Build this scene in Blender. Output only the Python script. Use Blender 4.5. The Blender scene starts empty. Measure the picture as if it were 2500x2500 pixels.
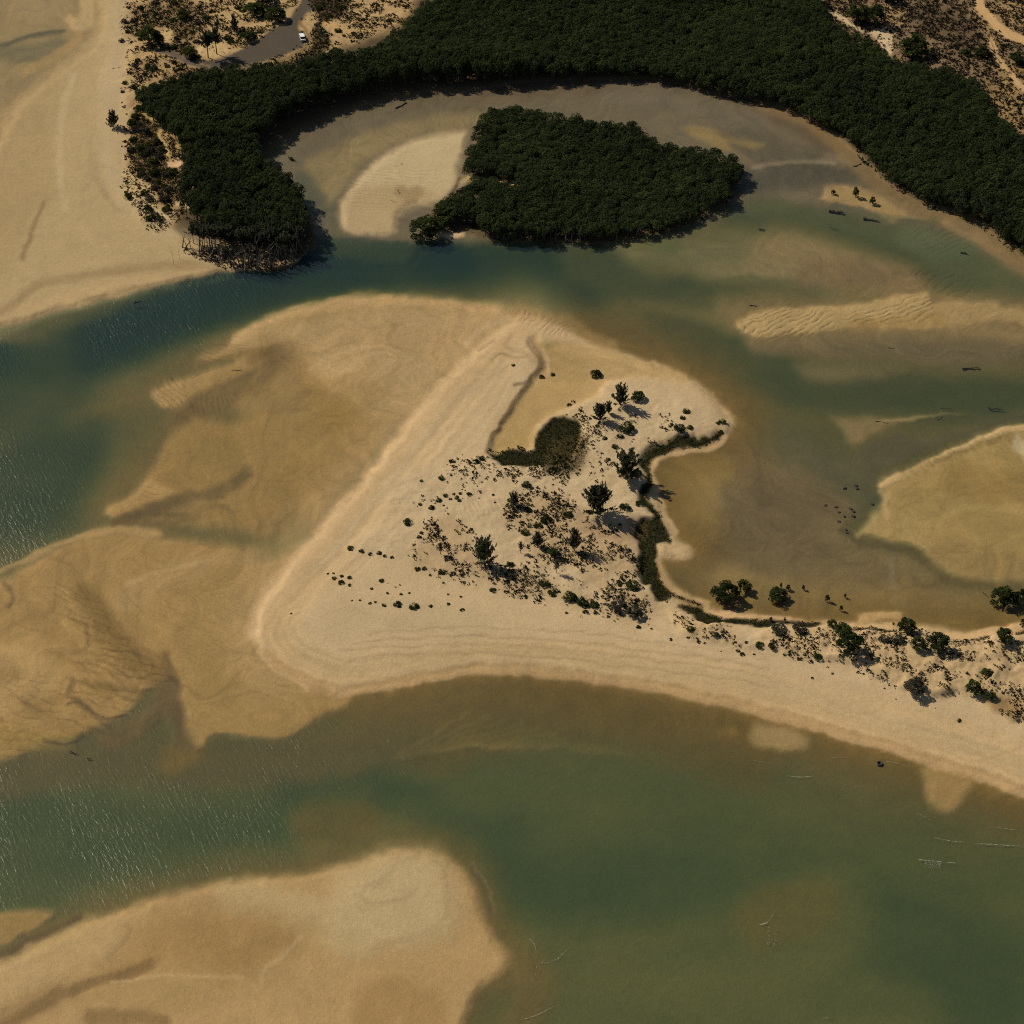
import bpy, math, random
import numpy as np
from mathutils import Vector, Matrix

# ------------------------------------------------------------------ camera, sky, sun, exposure
scn = bpy.context.scene
COL = scn.collection
HC, PITCH, FOV = 463.0, math.radians(42.0), math.radians(24.0)
FL = 0.5 / math.tan(FOV / 2)
cam = bpy.data.cameras.new("camera"); camo = bpy.data.objects.new("camera", cam); COL.objects.link(camo)
cam.angle = FOV; cam.clip_start = 1.0; cam.clip_end = 30000
camo.location = (0, 0, HC); camo.rotation_euler = (math.pi / 2 - PITCH, 0, 0)
scn.camera = camo

SUN_EL = math.radians(42.0)
SUN_AZ = (-0.84, 0.54)
n_ = math.hypot(*SUN_AZ)
SUN = Vector((SUN_AZ[0] / n_ * math.cos(SUN_EL), SUN_AZ[1] / n_ * math.cos(SUN_EL), math.sin(SUN_EL)))
world = bpy.data.worlds.new("World"); scn.world = world; world.use_nodes = True
wn = world.node_tree
sky = wn.nodes.new("ShaderNodeTexSky"); sky.sky_type = 'NISHITA'; sky.sun_disc = False
sky.sun_elevation = SUN_EL; sky.sun_rotation = math.atan2(SUN.x, SUN.y)
wn.links.new(sky.outputs[0], wn.nodes["Background"].inputs[0]); wn.nodes["Background"].inputs[1].default_value = 0.05
sl = bpy.data.lights.new("sun", 'SUN'); sl.energy = 4.2; sl.angle = math.radians(0.5); sl.color = (1.0, 0.90, 0.74)
so = bpy.data.objects.new("sun", sl); COL.objects.link(so); so.rotation_euler = SUN.to_track_quat('Z', 'Y').to_euler()
so.location = (0, 0, 200)
scn.view_settings.view_transform = 'Standard'; scn.view_settings.look = 'None'
scn.view_settings.gamma = 1.0; scn.view_settings.use_curve_mapping = False
scn.view_settings.exposure = 0.0
scn.render.engine = 'CYCLES'
scn.cycles.max_bounces = 5; scn.cycles.transparent_max_bounces = 8; scn.cycles.diffuse_bounces = 2
scn.cycles.caustics_reflective = False; scn.cycles.caustics_refractive = False
scn.cycles.use_denoising = False; scn.cycles.pixel_filter_type = 'BLACKMAN_HARRIS'; scn.cycles.filter_width = 1.05

# ------------------------------------------------------------------ coordinates
# every traced point is written in the pixels of the crop it was read from
TAGS = {'O': (0, 0, 2500 / 1932), 'A1': (0, 0, .43996), 'A2': (825, 0, .43996), 'A3': (1650, 0, .43996),
        'B1': (0, 825, .43996), 'B2': (825, 825, .43996), 'B3': (1650, 825, .43996), 'C1': (0, 1650, .43996),
        'C2': (825, 1650, .43996), 'C3': (1650, 1650, .43996), 'E': (1050, 850, .4141), 'Z1': (250, 0, .3106),
        'Z2': (270, 250, .2743), 'Z3': (2050, 0, .2329), 'Z4': (1000, 1050, .2070), 'Z5': (1300, 950, .2070),
        'Z6': (1650, 1350, .2329), 'Z7': (2050, 1380, .2329), 'Z8': (1000, 1300, .3106)}
def T(tag, pts):
    ox, oy, s = TAGS[tag]
    return [(ox + x * s, oy + y * s) for x, y in pts]
def T1(tag, x, y): return T(tag, [(x, y)])[0]
cP, sP = math.cos(PITCH), math.sin(PITCH)
def ground(px, py, z=0.0):
    x = (px - 1250) / 2500 / FL; y = (1250 - py) / 2500 / FL
    d = (x, cP + y * sP, -sP + y * cP)
    t = (z - HC) / d[2]
    return d[0] * t, d[1] * t
def project(X, Y, Z):
    dz = Z - HC
    depth = Y * cP - dz * sP
    up = Y * sP + dz * cP
    return 1250 + 2500 * FL * X / depth, 1250 - 2500 * FL * up / depth
def ppm(py):                                   # picture scale, pixels per metre, along a row
    x, y = ground(1250, py)
    return 2500 * FL / (y * cP + HC * sP)

# ------------------------------------------------------------------ noise
def vnoise(x, y, seed=0):
    xi = np.floor(x).astype(np.int64); yi = np.floor(y).astype(np.int64)
    fx = x - xi; fy = y - yi
    fx = fx * fx * (3 - 2 * fx); fy = fy * fy * (3 - 2 * fy)
    def h(a, b):
        n = (a * 374761393 + b * 668265263 + seed * 974634777) & 0xffffffff
        n = ((n ^ (n >> 13)) * 1274126177) & 0xffffffff
        n = (n ^ (n >> 16)) & 0xffff
        return n / 65535.0
    return (h(xi, yi) * (1 - fx) + h(xi + 1, yi) * fx) * (1 - fy) + (h(xi, yi + 1) * (1 - fx) + h(xi + 1, yi + 1) * fx) * fy
def fbm(x, y, seed=0, o=4):
    s = 0; a = 0.5; t = 0
    for i in range(o):
        s = s + a * vnoise(x, y, seed + i * 17); t += a; a *= .5; x = x * 2.03 + 11.3; y = y * 2.03 + 5.7
    return s / t * 2 - 1

# ------------------------------------------------------------------ painted survey of the estuary (heights, soils)
STEP, LO, NR = 4.0, -300.0, 776
gx = LO + STEP * np.arange(NR)
GX, GY = np.meshgrid(gx, gx)
K = np.array([1.00, 0.97, 0.86])               # what daylight makes of a soil colour here
def S(r, g, b):
    c = np.array([r, g, b]) / 255.0
    return np.where(c <= .04045, c / 12.92, ((c + .055) / 1.055) ** 2.4) / K
MAP = {'h': np.full((NR, NR), -1.6), 'c': np.zeros((NR, NR, 3)) + S(128, 103, 58), 'wet': np.ones((NR, NR)),
       'dune': np.zeros((NR, NR)), 'grass': np.zeros((NR, NR)), 'heath': np.zeros((NR, NR)), 'mat': np.zeros((NR, NR)),
       'wood': np.zeros((NR, NR)), 'amp': np.zeros((NR, NR)), 'ph': np.zeros((NR, NR)), 'road': np.zeros((NR, NR))}
def spline(pts, closed=True, n=4):
    P = np.array(pts, float); m = len(P); out = []
    rng_ = range(m if closed else m - 1)
    for i in rng_:
        p0 = P[(i - 1) % m] if closed or i > 0 else P[0]; p1 = P[i]; p2 = P[(i + 1) % m]
        p3 = P[(i + 2) % m] if closed or i + 2 < m else P[-1]
        for k in range(n):
            t = k / n
            out.append(.5 * ((2 * p1) + (p2 - p0) * t + (2 * p0 - 5 * p1 + 4 * p2 - p3) * t * t + (3 * p1 - p0 - 3 * p2 + p3) * t ** 3))
    if not closed: out.append(P[-1])
    return np.array(out)
def window(P, pad):
    x0 = max(0, int((P[:, 0].min() - pad - LO) / STEP)); x1 = min(NR, int((P[:, 0].max() + pad - LO) / STEP) + 2)
    y0 = max(0, int((P[:, 1].min() - pad - LO) / STEP)); y1 = min(NR, int((P[:, 1].max() + pad - LO) / STEP) + 2)
    return slice(y0, y1), slice(x0, x1)
def dist(P, X, Y, closed):
    m = len(P); D = np.full(X.shape, 1e12); inside = np.zeros(X.shape, bool)
    for i in range(m if closed else m - 1):
        a = P[i]; b = P[(i + 1) % m]; dx, dy = b - a; L = dx * dx + dy * dy + 1e-9
        t = np.clip(((X - a[0]) * dx + (Y - a[1]) * dy) / L, 0, 1)
        np.minimum(D, (X - a[0] - t * dx) ** 2 + (Y - a[1] - t * dy) ** 2, out=D)
        if closed and a[1] != b[1]:
            inside ^= ((a[1] > Y) != (b[1] > Y)) & (X < dx * (Y - a[1]) / dy + a[0])
    D = np.sqrt(D)
    return np.where(inside, D, -D) if closed else D
def sstep(t):
    t = np.clip(t, 0, 1); return t * t * (3 - 2 * t)
def apply(sl, a, **kw):
    for k, v in kw.items():
        if v is None: continue
        if k == 'c': MAP['c'][sl] = MAP['c'][sl] * (1 - a[..., None]) + np.array(v) * a[..., None]
        elif k == 'dh': MAP['h'][sl] += v * a
        elif k == 'mul': MAP['c'][sl] *= (1 + (np.array(v) - 1) * a[..., None])
        else: MAP[k][sl] = MAP[k][sl] * (1 - a) + v * a
def poly(tag, pts, fi=6, fo=4, op=1.0, sm=True, rough=0, **kw):
    P = np.array(T(tag, pts)); P = spline(P) if sm else P
    sl = window(P, fo + 8 + rough)
    X, Y = GX[sl], GY[sl]
    if rough:
        X = X + rough * fbm(X / (rough * 2.5), Y / (rough * 2.5), 3, 3); Y = Y + rough * fbm(X / (rough * 2.5), Y / (rough * 2.5), 9, 3)
    sd = dist(P, X, Y, True)
    apply(sl, sstep((sd + fo) / (fo + fi)) * op, **kw)
    return P
def stroke(tag, pts, w, f, op=1.0, **kw):      # w half width fully covered, f feather outside it
    P = spline(T(tag, pts), False) if len(pts) > 2 else np.array(T(tag, pts))
    sl = window(P, w + f + 8)
    d = dist(P, GX[sl], GY[sl], False)
    apply(sl, sstep((w + f - d) / f) * op, **kw)

DRY, PALE, WARM = S(186, 160, 116), S(182, 160, 115), S(184, 156, 109)
DAMP, DAMP2, MUD, MUDG = S(156, 128, 76), S(140, 113, 64), S(122, 103, 72), S(110, 98, 76)
ORANGE, DARK = S(124, 95, 44), S(72, 58, 34)

# --- the open water: deeper runs and shoals under water
stroke('O', [(-200, 800), (60, 760), (140, 690), (250, 640), (380, 580), (520, 540), (640, 510), (800, 500), (950, 520), (1100, 540)], 26, 85, h=-4.6)
stroke('O', [(-200, 700), (100, 690), (300, 615), (480, 555), (620, 510), (760, 495), (860, 500)], 14, 55, op=.9, h=-6.6)
stroke('O', [(-200, 980), (60, 930), (120, 820)], 70, 90, h=-3.2)
stroke('O', [(1100, 500), (1230, 540), (1300, 640), (1420, 690), (1560, 740), (1932, 770)], 30, 60, h=-2.5)
stroke('O', [(1150, 520), (1300, 560), (1360, 570)], 20, 60, h=-2.6)
stroke('O', [(1400, 400), (1560, 415), (1750, 480), (1932, 560), (2200, 620)], 30, 60, h=-2.3)
stroke('O', [(-200, 900), (40, 760), (90, 690)], 40, 90, op=.65, h=-2.4)
# lower sea
poly('O', [(-300, 1500), (300, 1460), (700, 1420), (1300, 1420), (1700, 1560), (2300, 1700), (2300, 2300), (900, 2300), (-300, 1700)], 120, 60, h=-2.0, c=S(126, 108, 58))
stroke('O', [(980, 1640), (1080, 1690), (1200, 1700), (1330, 1720)], 50, 130, op=.75, h=-2.9)
stroke('O', [(560, 1500), (700, 1500), (800, 1540), (880, 1600), (1000, 1680)], 20, 70, op=.8, h=-2.8)
stroke('O', [(-100, 1600), (100, 1590), (300, 1610), (480, 1590)], 50, 100, op=.8, h=-2.7)
stroke('O', [(1700, 1700), (1780, 1800), (1850, 1900)], 60, 160, op=.8, h=-2.9)
stroke('O', [(1560, 1640), (1700, 1760), (1932, 1700)], 60, 160, op=.5, h=-2.5)
stroke('O', [(1000, 1850), (1250, 1830), (1500, 1790), (1560, 1730)], 60, 110, op=.8, h=-1.5)
stroke('O', [(1440, 1740), (1530, 1720)], 40, 60, op=.55, h=-1.1, c=ORANGE)
stroke('O', [(1100, 1950), (1300, 1930), (1700, 1950)], 60, 100, op=.6, h=-1.5)
stroke('O', [(590, 1560), (680, 1550)], 20, 60, op=.8, h=-1.0, c=ORANGE)
stroke('O', [(620, 1600), (760, 1570)], 20, 60, op=.6, h=-1.4)
stroke('O', [(1050, 1560), (1300, 1480), (1500, 1430)], 50, 110, op=.5, h=-1.9)
stroke('O', [(1500, 1500), (1750, 1600), (2000, 1680)], 60, 110, op=.5, h=-1.6)
stroke('O', [(820, 1400), (1000, 1340), (1200, 1360), (1400, 1430)], 40, 90, op=.8, h=-1.1, c=S(118, 90, 44))
stroke('O', [(0, 1470), (200, 1440), (400, 1450), (640, 1430), (800, 1380)], 25, 70, op=.8, h=-1.0, c=S(110, 88, 50))
stroke('O', [(330, 1440), (360, 1420)], 12, 40, op=.9, h=-.7, c=ORANGE)

for q in range(11):
    stroke('C2', [(300 + q * 55, 470 - q * 8), (520 + q * 70, 340 + q * 8), (760 + q * 90, 200 + q * 26)], .5, 7, op=.45, dh=.5, c=S(134, 108, 60))
for q in range(7):
    stroke('C3', [(-100 + q * 160, 260 + q * 60), (100 + q * 160, 300 + q * 60), (330 + q * 150, 330 + q * 66)], 1, 12, op=.3, dh=.35)
# --- the lagoon and mud flats of the upper right
poly('O', [(505, 330), (560, 250), (700, 200), (900, 165), (1250, 150), (1420, 190), (1550, 250), (1680, 350), (1850, 425), (2100, 640), (1900, 560), (1700, 440), (1500, 400), (1400, 395),
           (1300, 440), (900, 470), (640, 470), (560, 400)], 30, 25, h=-.30, c=S(112, 96, 68))
stroke('O', [(900, 165), (1250, 150), (1420, 190), (1550, 250), (1660, 340)], 12, 40, op=.75, h=-.10, c=S(98, 78, 54))
stroke('O', [(560, 250), (700, 200), (900, 170), (1100, 165)], 10, 30, op=.5, h=-.12, c=S(104, 88, 64))
stroke('O', [(1150, 170), (1300, 190), (1420, 225)], 12, 35, op=.6, c=S(114, 100, 76), h=-.25)
stroke('O', [(1420, 345), (1550, 330), (1640, 320), (1700, 340)], 14, 40, op=.7, h=-.6, c=S(84, 74, 56))
stroke('O', [(1400, 260), (1480, 300), (1560, 310)], 14, 36, op=.5, h=-.5, c=S(88, 76, 56))
poly('A3', [(45, 720), (100, 700), (200, 715), (300, 760), (500, 800), (430, 840), (300, 800), (330, 850), (230, 830), (130, 780)], 14, 8, op=.8, h=-.04, c=S(142, 118, 66))
poly('A3', [(780, 900), (830, 850), (920, 860), (990, 900), (930, 935), (850, 925)], 12, 8, op=.7, h=-.05, c=S(132, 112, 80))
stroke('A3', [(420, 940), (520, 915), (680, 900), (880, 905)], 1, 6, op=.7, c=S(140, 122, 92), h=-.05)
stroke('A3', [(500, 570), (700, 640), (900, 790), (1050, 950), (1250, 1110), (1500, 1220), (1700, 1330), (1950, 1500)], 10, 26, op=.7, h=-.06, c=S(136, 110, 70))
stroke('O', [(580, 440), (590, 390), (575, 355)], 16, 30, op=.9, h=-1.3)
stroke('O', [(600, 470), (640, 480), (760, 490)], 20, 30, op=.8, h=-3.0)
stroke('O', [(640, 330), (620, 380), (625, 430)], 14, 30, op=.5, h=-.9)
# green run from island tip towards the right
poly('A3', [(390, 1110), (560, 1100), (680, 1130), (850, 1160), (1100, 1230), (1350, 1240), (1600, 1330), (1932, 1530), (2300, 1750), (2300, 2000), (1932, 1700), (1500, 1640), (1400, 1560),
            (1250, 1440), (1050, 1370), (800, 1310), (560, 1270), (350, 1250), (100, 1290), (0, 1320), (200, 1220), (330, 1190)], 40, 14, op=.95, h=-1.75, c=S(126, 108, 66))
stroke('A3', [(1300, 1330), (1450, 1370), (1600, 1400)], 14, 30, op=.6, h=-.8, c=S(110, 108, 74))
poly('A3', [(-300, 1330), (0, 1310), (160, 1270), (380, 1262), (560, 1275), (800, 1315), (1000, 1350), (1150, 1400), (1290, 1470), (1420, 1560), (1440, 1590), (1300, 1620), (900, 1680), (700, 1660),
            (500, 1640), (200, 1620), (0, 1560), (-300, 1500)], 60, 14, op=.92, h=-.5, c=S(144, 120, 78))
stroke('A3', [(-350, 1330), (-150, 1330), (-50, 1360)], 20, 30, op=.7, h=-.7, c=S(120, 110, 66))
stroke('A3', [(560, 1360), (760, 1400), (1000, 1500), (1250, 1570)], 16, 50, op=.7, h=-.22, c=S(138, 114, 72))
stroke('A3', [(750, 1560), (950, 1520), (1300, 1590)], 16, 50, op=.6, h=-.3, c=S(120, 96, 62))
stroke('A3', [(-100, 1480), (60, 1420), (300, 1400)], 16, 60, op=.7, h=-1.5)
poly('A3', [(60, 1660), (200, 1590), (400, 1555), (560, 1560), (720, 1590), (900, 1640), (700, 1665), (400, 1670), (200, 1690)], 40, 16, op=.85, h=-2.0)
stroke('A3', [(60, 1660), (200, 1590), (400, 1555), (480, 1560)], 1, 10, op=.6, h=-2.0)
# tan shoals between the strip bar and the flats
poly('A3', [(-200, 1690), (100, 1700), (400, 1690), (400, 1800), (300, 1860), (100, 1800), (-100, 1760)], 30, 30, op=.75, h=-.55, c=S(126, 104, 62))
stroke('A3', [(480, 1890), (900, 1900), (1400, 1900), (2100, 1880)], 24, 40, op=.9, h=-.38, c=S(118, 98, 64))
poly('B3', [(650, 20), (1000, 0), (1932, 0), (2300, 40), (2300, 150), (1700, 190), (1400, 200), (1290, 170), (1200, 130), (900, 80)], 50, 40, op=.9, h=-.42, c=S(112, 94, 64))
poly('B3', [(640, 140), (900, 110), (1200, 130), (1310, 185), (1280, 230), (1150, 280), (950, 300), (780, 300), (680, 260)], 40, 10, op=.9, h=-.45, c=S(118, 100, 64))
poly('B3', [(860, 440), (1000, 430), (1200, 420), (1400, 425), (1700, 445), (1400, 470), (1250, 510), (1130, 560), (1050, 620), (990, 635), (940, 590), (900, 520)], 22, 6, op=.95, h=-.13, c=S(132, 110, 68))
poly('B3', [(1110, 463), (1300, 440), (1460, 432), (1620, 442), (1450, 450), (1300, 465), (1180, 475)], 6, 3, op=.9, h=.05, c=S(150, 128, 80))
poly('B3', [(1060, 600), (1150, 545), (1230, 520), (1350, 560), (1500, 520), (1800, 450), (2000, 420), (1900, 470), (1600, 560), (1400, 640), (1200, 740), (1100, 790), (1050, 740), (1000, 660)], 20, 16, op=.9, h=-.7, c=S(104, 88, 60))
# enclosed shallow lagoon right of the spit
poly('B3', [(-60, 640), (60, 610), (200, 640), (330, 560), (420, 520), (600, 520), (760, 560), (900, 640), (1030, 700), (1100, 800), (1110, 900), (1000, 1010), (1000, 1110), (1150, 1150), (1300, 1190),
            (1450, 1290), (1560, 1370), (1932, 1380), (2300, 1380), (2300, 1640), (1932, 1640), (1500, 1620), (1200, 1560), (1000, 1580), (700, 1560), (400, 1560), (150, 1500), (60, 1400),
            (0, 1330), (60, 1250), (110, 1220), (20, 1080), (-60, 900), (-90, 700)], 50, 20, op=1, h=-.24, c=S(132, 110, 68))
poly('B3', [(300, 560), (500, 620), (650, 700), (850, 680), (1000, 760), (1090, 860), (980, 1000), (950, 1120), (1100, 1200), (1300, 1280), (1450, 1400), (1300, 1450), (1000, 1360), (700, 1330), (300, 1330),
            (120, 1250), (100, 1150), (150, 950), (250, 800), (300, 680)], 90, 60, op=.85, h=-.30, c=S(104, 86, 56))
stroke('B3', [(540, 560), (760, 660), (940, 760), (1040, 850)], 20, 60, op=.7, h=-1.0, c=S(100, 88, 58))
stroke('B3', [(100, 700), (60, 900), (80, 1020)], 30, 70, op=.7, h=-.10, c=S(146, 118, 62))
stroke('B3', [(60, 660), (160, 665), (260, 720)], 10, 30, op=.6, h=-.06, c=S(150, 124, 68))
stroke('B3', [(930, 1080), (1050, 1150), (1200, 1165), (1350, 1230), (1450, 1310), (1560, 1375), (1932, 1385), (2200, 1390)], 4, 12, op=.6, h=-.3, c=S(88, 74, 46))
stroke('B3', [(1060, 1560), (1350, 1600), (1600, 1620), (1932, 1600)], 30, 60, op=.6, h=-.1, c=S(150, 124, 70))
stroke('B3', [(300, 1400), (600, 1480), (900, 1530), (1200, 1500)], 26, 50, op=.8, h=-.03, c=S(156, 130, 78))
stroke('B3', [(1190, 1250), (1220, 1420), (1280, 1480)], 3, 14, op=.35, c=S(146, 128, 92))
# right sand flat
poly('B3', [(2400, 480), (1932, 480), (1860, 485), (1700, 540), (1500, 620), (1350, 690), (1200, 755), (1110, 810), (1100, 835), (1140, 850), (1150, 900), (1110, 960), (1070, 1000), (1010, 1080), (1080, 1120),
            (1300, 1170), (1440, 1260), (1560, 1350), (1932, 1370), (2400, 1370)], 16, 3, h=.14, c=S(154, 130, 78))
poly('B3', [(2400, 560), (1932, 560), (1700, 600), (1500, 690), (1300, 780), (1250, 900), (1400, 1020), (1460, 1130), (1600, 1200), (1932, 1260), (2400, 1260)], 50, 40, h=.04, c=S(148, 124, 72))
stroke('B3', [(1140, 815), (1300, 735), (1500, 645), (1700, 560), (1870, 500), (2100, 480)], 4, 9, op=.95, h=.42, c=S(178, 150, 98))
stroke('B3', [(1260, 740), (1380, 700), (1560, 640), (1700, 585), (1870, 545)], 2, 14, op=.45, dh=-.22, c=S(118, 98, 54))
stroke('B3', [(1470, 1110), (1450, 1040), (1480, 985), (1560, 950), (1700, 940), (1932, 950)], 2, 12, op=.5, c=S(164, 138, 82))
stroke('B3', [(1560, 790), (1932, 840)], 20, 40, op=.5, c=S(126, 102, 54))
stroke('B3', [(1500, 1210), (1700, 1270), (2000, 1300)], 20, 50, op=.6, c=S(126, 104, 62), h=.02)
stroke('B3', [(1140, 860), (1170, 900), (1160, 990)], 3, 9, op=.8, c=S(164, 140, 88), h=.15)
stroke('B3', [(1010, 1100), (1070, 1045), (1130, 970)], 3, 9, op=.8, c=S(150, 130, 82), h=.08)
poly('B3', [(1850, 590), (1880, 540), (1900, 560), (1950, 600), (1990, 680), (1930, 690), (1900, 640)], 4, 6, c=S(176, 160, 120), op=.7, rough=10)
# strip bar
poly('A3', [(250, 1700), (420, 1680), (900, 1670), (1300, 1610), (1500, 1640), (2000, 1700), (2000, 1860), (1500, 1860), (1000, 1860), (600, 1890), (330, 1840)], 20, 40, op=.8, h=-.22, c=S(134, 110, 68))
poly('A3', [(330, 1800), (400, 1735), (560, 1702), (700, 1690), (860, 1680), (1050, 1665), (1250, 1630), (1400, 1600), (1415, 1640), (1440, 1680), (1500, 1660), (1650, 1665), (1800, 1680), (2100, 1760), (2100, 1850),
            (1800, 1790), (1550, 1820), (1300, 1830), (1100, 1800), (930, 1820), (800, 1850), (620, 1868), (480, 1884), (390, 1862), (340, 1830)], 14, 4, h=.34, c=S(164, 138, 88), rough=7)
stroke('A3', [(1470, 1740), (1560, 1760), (1700, 1750), (1900, 1800)], 24, 40, op=.45, h=-.04, c=S(140, 116, 72))
stroke('A3', [(1000, 1790), (1250, 1790), (1480, 1770)], 6, 22, op=.8, h=.18, c=S(146, 120, 70))
stroke('A3', [(385, 1705), (480, 1698), (560, 1700), (700, 1694), (860, 1683), (1050, 1668), (1250, 1634), (1400, 1606)], 1, 7, op=.5, c=S(118, 98, 60))

# --- lagoon bar (pale) with its green margin
poly('A2', [(-180, 900), (-60, 840), (100, 760), (300, 690), (480, 650), (640, 630), (790, 625), (760, 700), (600, 730), (440, 760), (280, 830), (140, 920), (40, 1040), (-40, 1150), (-80, 1060), (-150, 980)], 16, 14, op=.85, h=-.10, c=S(136, 116, 72))
poly('A2', [(0, 1180), (10, 1120), (60, 1030), (130, 945), (220, 865), (330, 800), (450, 750), (580, 722), (720, 712), (735, 760), (715, 850), (690, 930), (700, 985), (770, 1000), (700, 1040), (640, 1100), (540, 1150),
            (420, 1155), (350, 1200), (340, 1270), (320, 1310), (160, 1320), (40, 1290), (0, 1250)], 22, 3, h=.7, c=PALE)
poly('A2', [(0, 1180), (60, 1040), (300, 1000), (560, 1060), (500, 1140), (330, 1220), (300, 1290), (100, 1300), (10, 1260)], 24, 10, op=.85, c=S(166, 142, 98))
stroke('A2', [(715, 730), (700, 800), (690, 900), (680, 960)], 3, 10, op=.6, dh=.25)
stroke('A2', [(670, 985), (665, 1030), (620, 1090), (545, 1150)], 1, 6, op=.9, dh=-.2, c=S(88, 72, 46))
stroke('A2', [(350, 1060), (400, 1090), (440, 1060)], 8, 16, op=.5, c=S(130, 108, 66))
# --- island ground
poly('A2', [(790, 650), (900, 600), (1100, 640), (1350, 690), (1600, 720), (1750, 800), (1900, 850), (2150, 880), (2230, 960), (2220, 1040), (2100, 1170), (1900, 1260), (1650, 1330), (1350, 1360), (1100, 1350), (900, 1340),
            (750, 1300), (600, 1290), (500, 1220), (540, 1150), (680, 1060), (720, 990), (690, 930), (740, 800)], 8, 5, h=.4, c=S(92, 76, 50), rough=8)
poly('A2', [(490, 1215), (540, 1235), (600, 1290), (700, 1285), (690, 1320), (590, 1325), (520, 1290)], 5, 4, h=.5, c=S(188, 158, 112))
poly('A2', [(740, 965), (800, 985), (900, 1000), (1000, 1010), (995, 1080), (960, 1080), (900, 1020), (760, 1010), (700, 1000)], 5, 4, h=.5, c=S(172, 148, 92))
# --- small islet
poly('A3', [(785, 1105), (830, 1065), (900, 1045), (980, 1035), (1070, 1050), (1150, 1090), (1210, 1130), (1330, 1190), (1500, 1230), (1560, 1250), (1400, 1230), (1220, 1220), (1120, 1180), (960, 1140), (850, 1120)], 10, 3, h=.35, c=S(150, 126, 80))
stroke('A3', [(860, 1075), (980, 1085), (1100, 1140), (1200, 1190)], 12, 14, op=.7, h=.5, c=S(146, 120, 74))
stroke('A3', [(900, 1150), (1100, 1200), (1250, 1215), (1450, 1240)], 3, 14, op=.6, h=-1.2)

poly('O', [(150, -260), (200, 0), (180, 200), (200, 400), (330, 470), (352, 482), (345, 200), (300, 100), (300, -260)], 10, 10, h=1.0, c=S(174, 149, 105), wet=0)
# --- mainland under the mangroves (upper arc) and the dunes behind it
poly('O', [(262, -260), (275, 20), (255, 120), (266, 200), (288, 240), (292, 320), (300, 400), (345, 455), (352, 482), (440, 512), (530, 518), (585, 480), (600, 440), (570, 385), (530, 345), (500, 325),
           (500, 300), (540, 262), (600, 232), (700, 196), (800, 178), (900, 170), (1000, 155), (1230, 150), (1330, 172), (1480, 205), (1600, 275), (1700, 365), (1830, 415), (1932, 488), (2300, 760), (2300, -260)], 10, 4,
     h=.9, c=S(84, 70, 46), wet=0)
poly('O', [(240, -260), (250, 60), (225, 125), (232, 205), (258, 180), (330, 150), (420, 130), (560, 125), (640, 95), (700, 70), (780, 20), (820, -260)], 20, 14, h=1.6, c=S(172, 142, 94), dune=1.0, grass=.72)
poly('O', [(238, 240), (258, 205), (330, 250), (350, 330), (345, 400), (300, 440), (258, 400), (240, 330)], 14, 10, h=1.3, c=S(160, 130, 84), dune=1.0, grass=.8)
poly('O', [(1500, -260), (1535, 20), (1600, 75), (1680, 125), (1760, 150), (1820, 165), (1870, 215), (1895, 270), (1932, 310), (2300, 480), (2300, -260)], 14, 10, h=1.7, c=S(124, 102, 70), dune=.7, heath=.95)
poly('A3', [(710, 0), (800, 40), (900, 100), (1000, 170), (1090, 200), (1150, 280), (1200, 300), (1200, 200), (1220, 170), (1140, 150), (1060, 180), (980, 120), (900, 70), (830, 50), (760, 0), (740, -60), (700, -60)], 5, 4,
     heath=.12, c=S(190, 166, 124))
poly('Z3', [(420, 50), (600, 20), (700, 130), (620, 300), (560, 350), (480, 250)], 14, 20, op=.7, heath=.6, c=S(158, 130, 86))
poly('Z3', [(1330, 60), (1400, 80), (1480, 200), (1560, 260), (1600, 420), (1660, 600), (1560, 560), (1500, 330), (1420, 200)], 8, 10, op=.7, heath=.7, c=S(150, 122, 78))
poly('Z3', [(1560, 30), (1900, 30), (2300, 200), (2300, 500), (1932, 330), (1700, 250), (1600, 120)], 10, 10, op=.7, heath=.8, c=S(156, 126, 80))
poly('Z3', [(700, 60), (1200, 60), (1500, 330), (1500, 560), (1300, 640), (1000, 420), (760, 280)], 30, 20, op=.8, heath=1.0, c=S(84, 68, 46))
stroke('Z3', [(1900, 900), (1800, 1000), (1900, 1200)], 30, 60, op=.6, heath=.7, c=S(150, 120, 70))
poly('Z2', [(180, 110), (330, 90), (430, 130), (470, 330), (520, 520), (640, 640), (700, 760), (600, 900), (480, 930), (380, 800), (250, 660), (210, 560), (160, 440), (200, 300)], 10, 12, op=.85, c=S(104, 82, 52), grass=1.15)
poly('Z1', [(250, 40), (560, 20), (740, 30), (800, 180), (700, 330), (560, 300), (420, 200), (300, 300), (190, 260), (180, 160)], 14, 18, op=.8, c=S(120, 96, 62), grass=1.05)
poly('Z1', [(560, 340), (720, 360), (740, 470), (640, 500), (480, 400)], 8, 8, op=.8, c=S(84, 68, 46), grass=1.1)
poly('Z1', [(330, 480), (560, 460), (640, 540), (600, 620), (400, 660), (300, 640), (260, 560)], 10, 10, op=.7, c=S(150, 122, 80), grass=.95)
poly('Z1', [(880, 560), (1060, 560), (1300, 520), (1500, 500), (1700, 450), (1760, 460), (1560, 540), (1200, 560), (900, 600)], 6, 8, op=.9, c=S(72, 58, 38), grass=1.1)
poly('Z1', [(1700, 60), (2000, -40), (2400, -100), (2400, 60), (2100, 180), (1880, 130)], 14, 14, op=.6, grass=.9)
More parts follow.
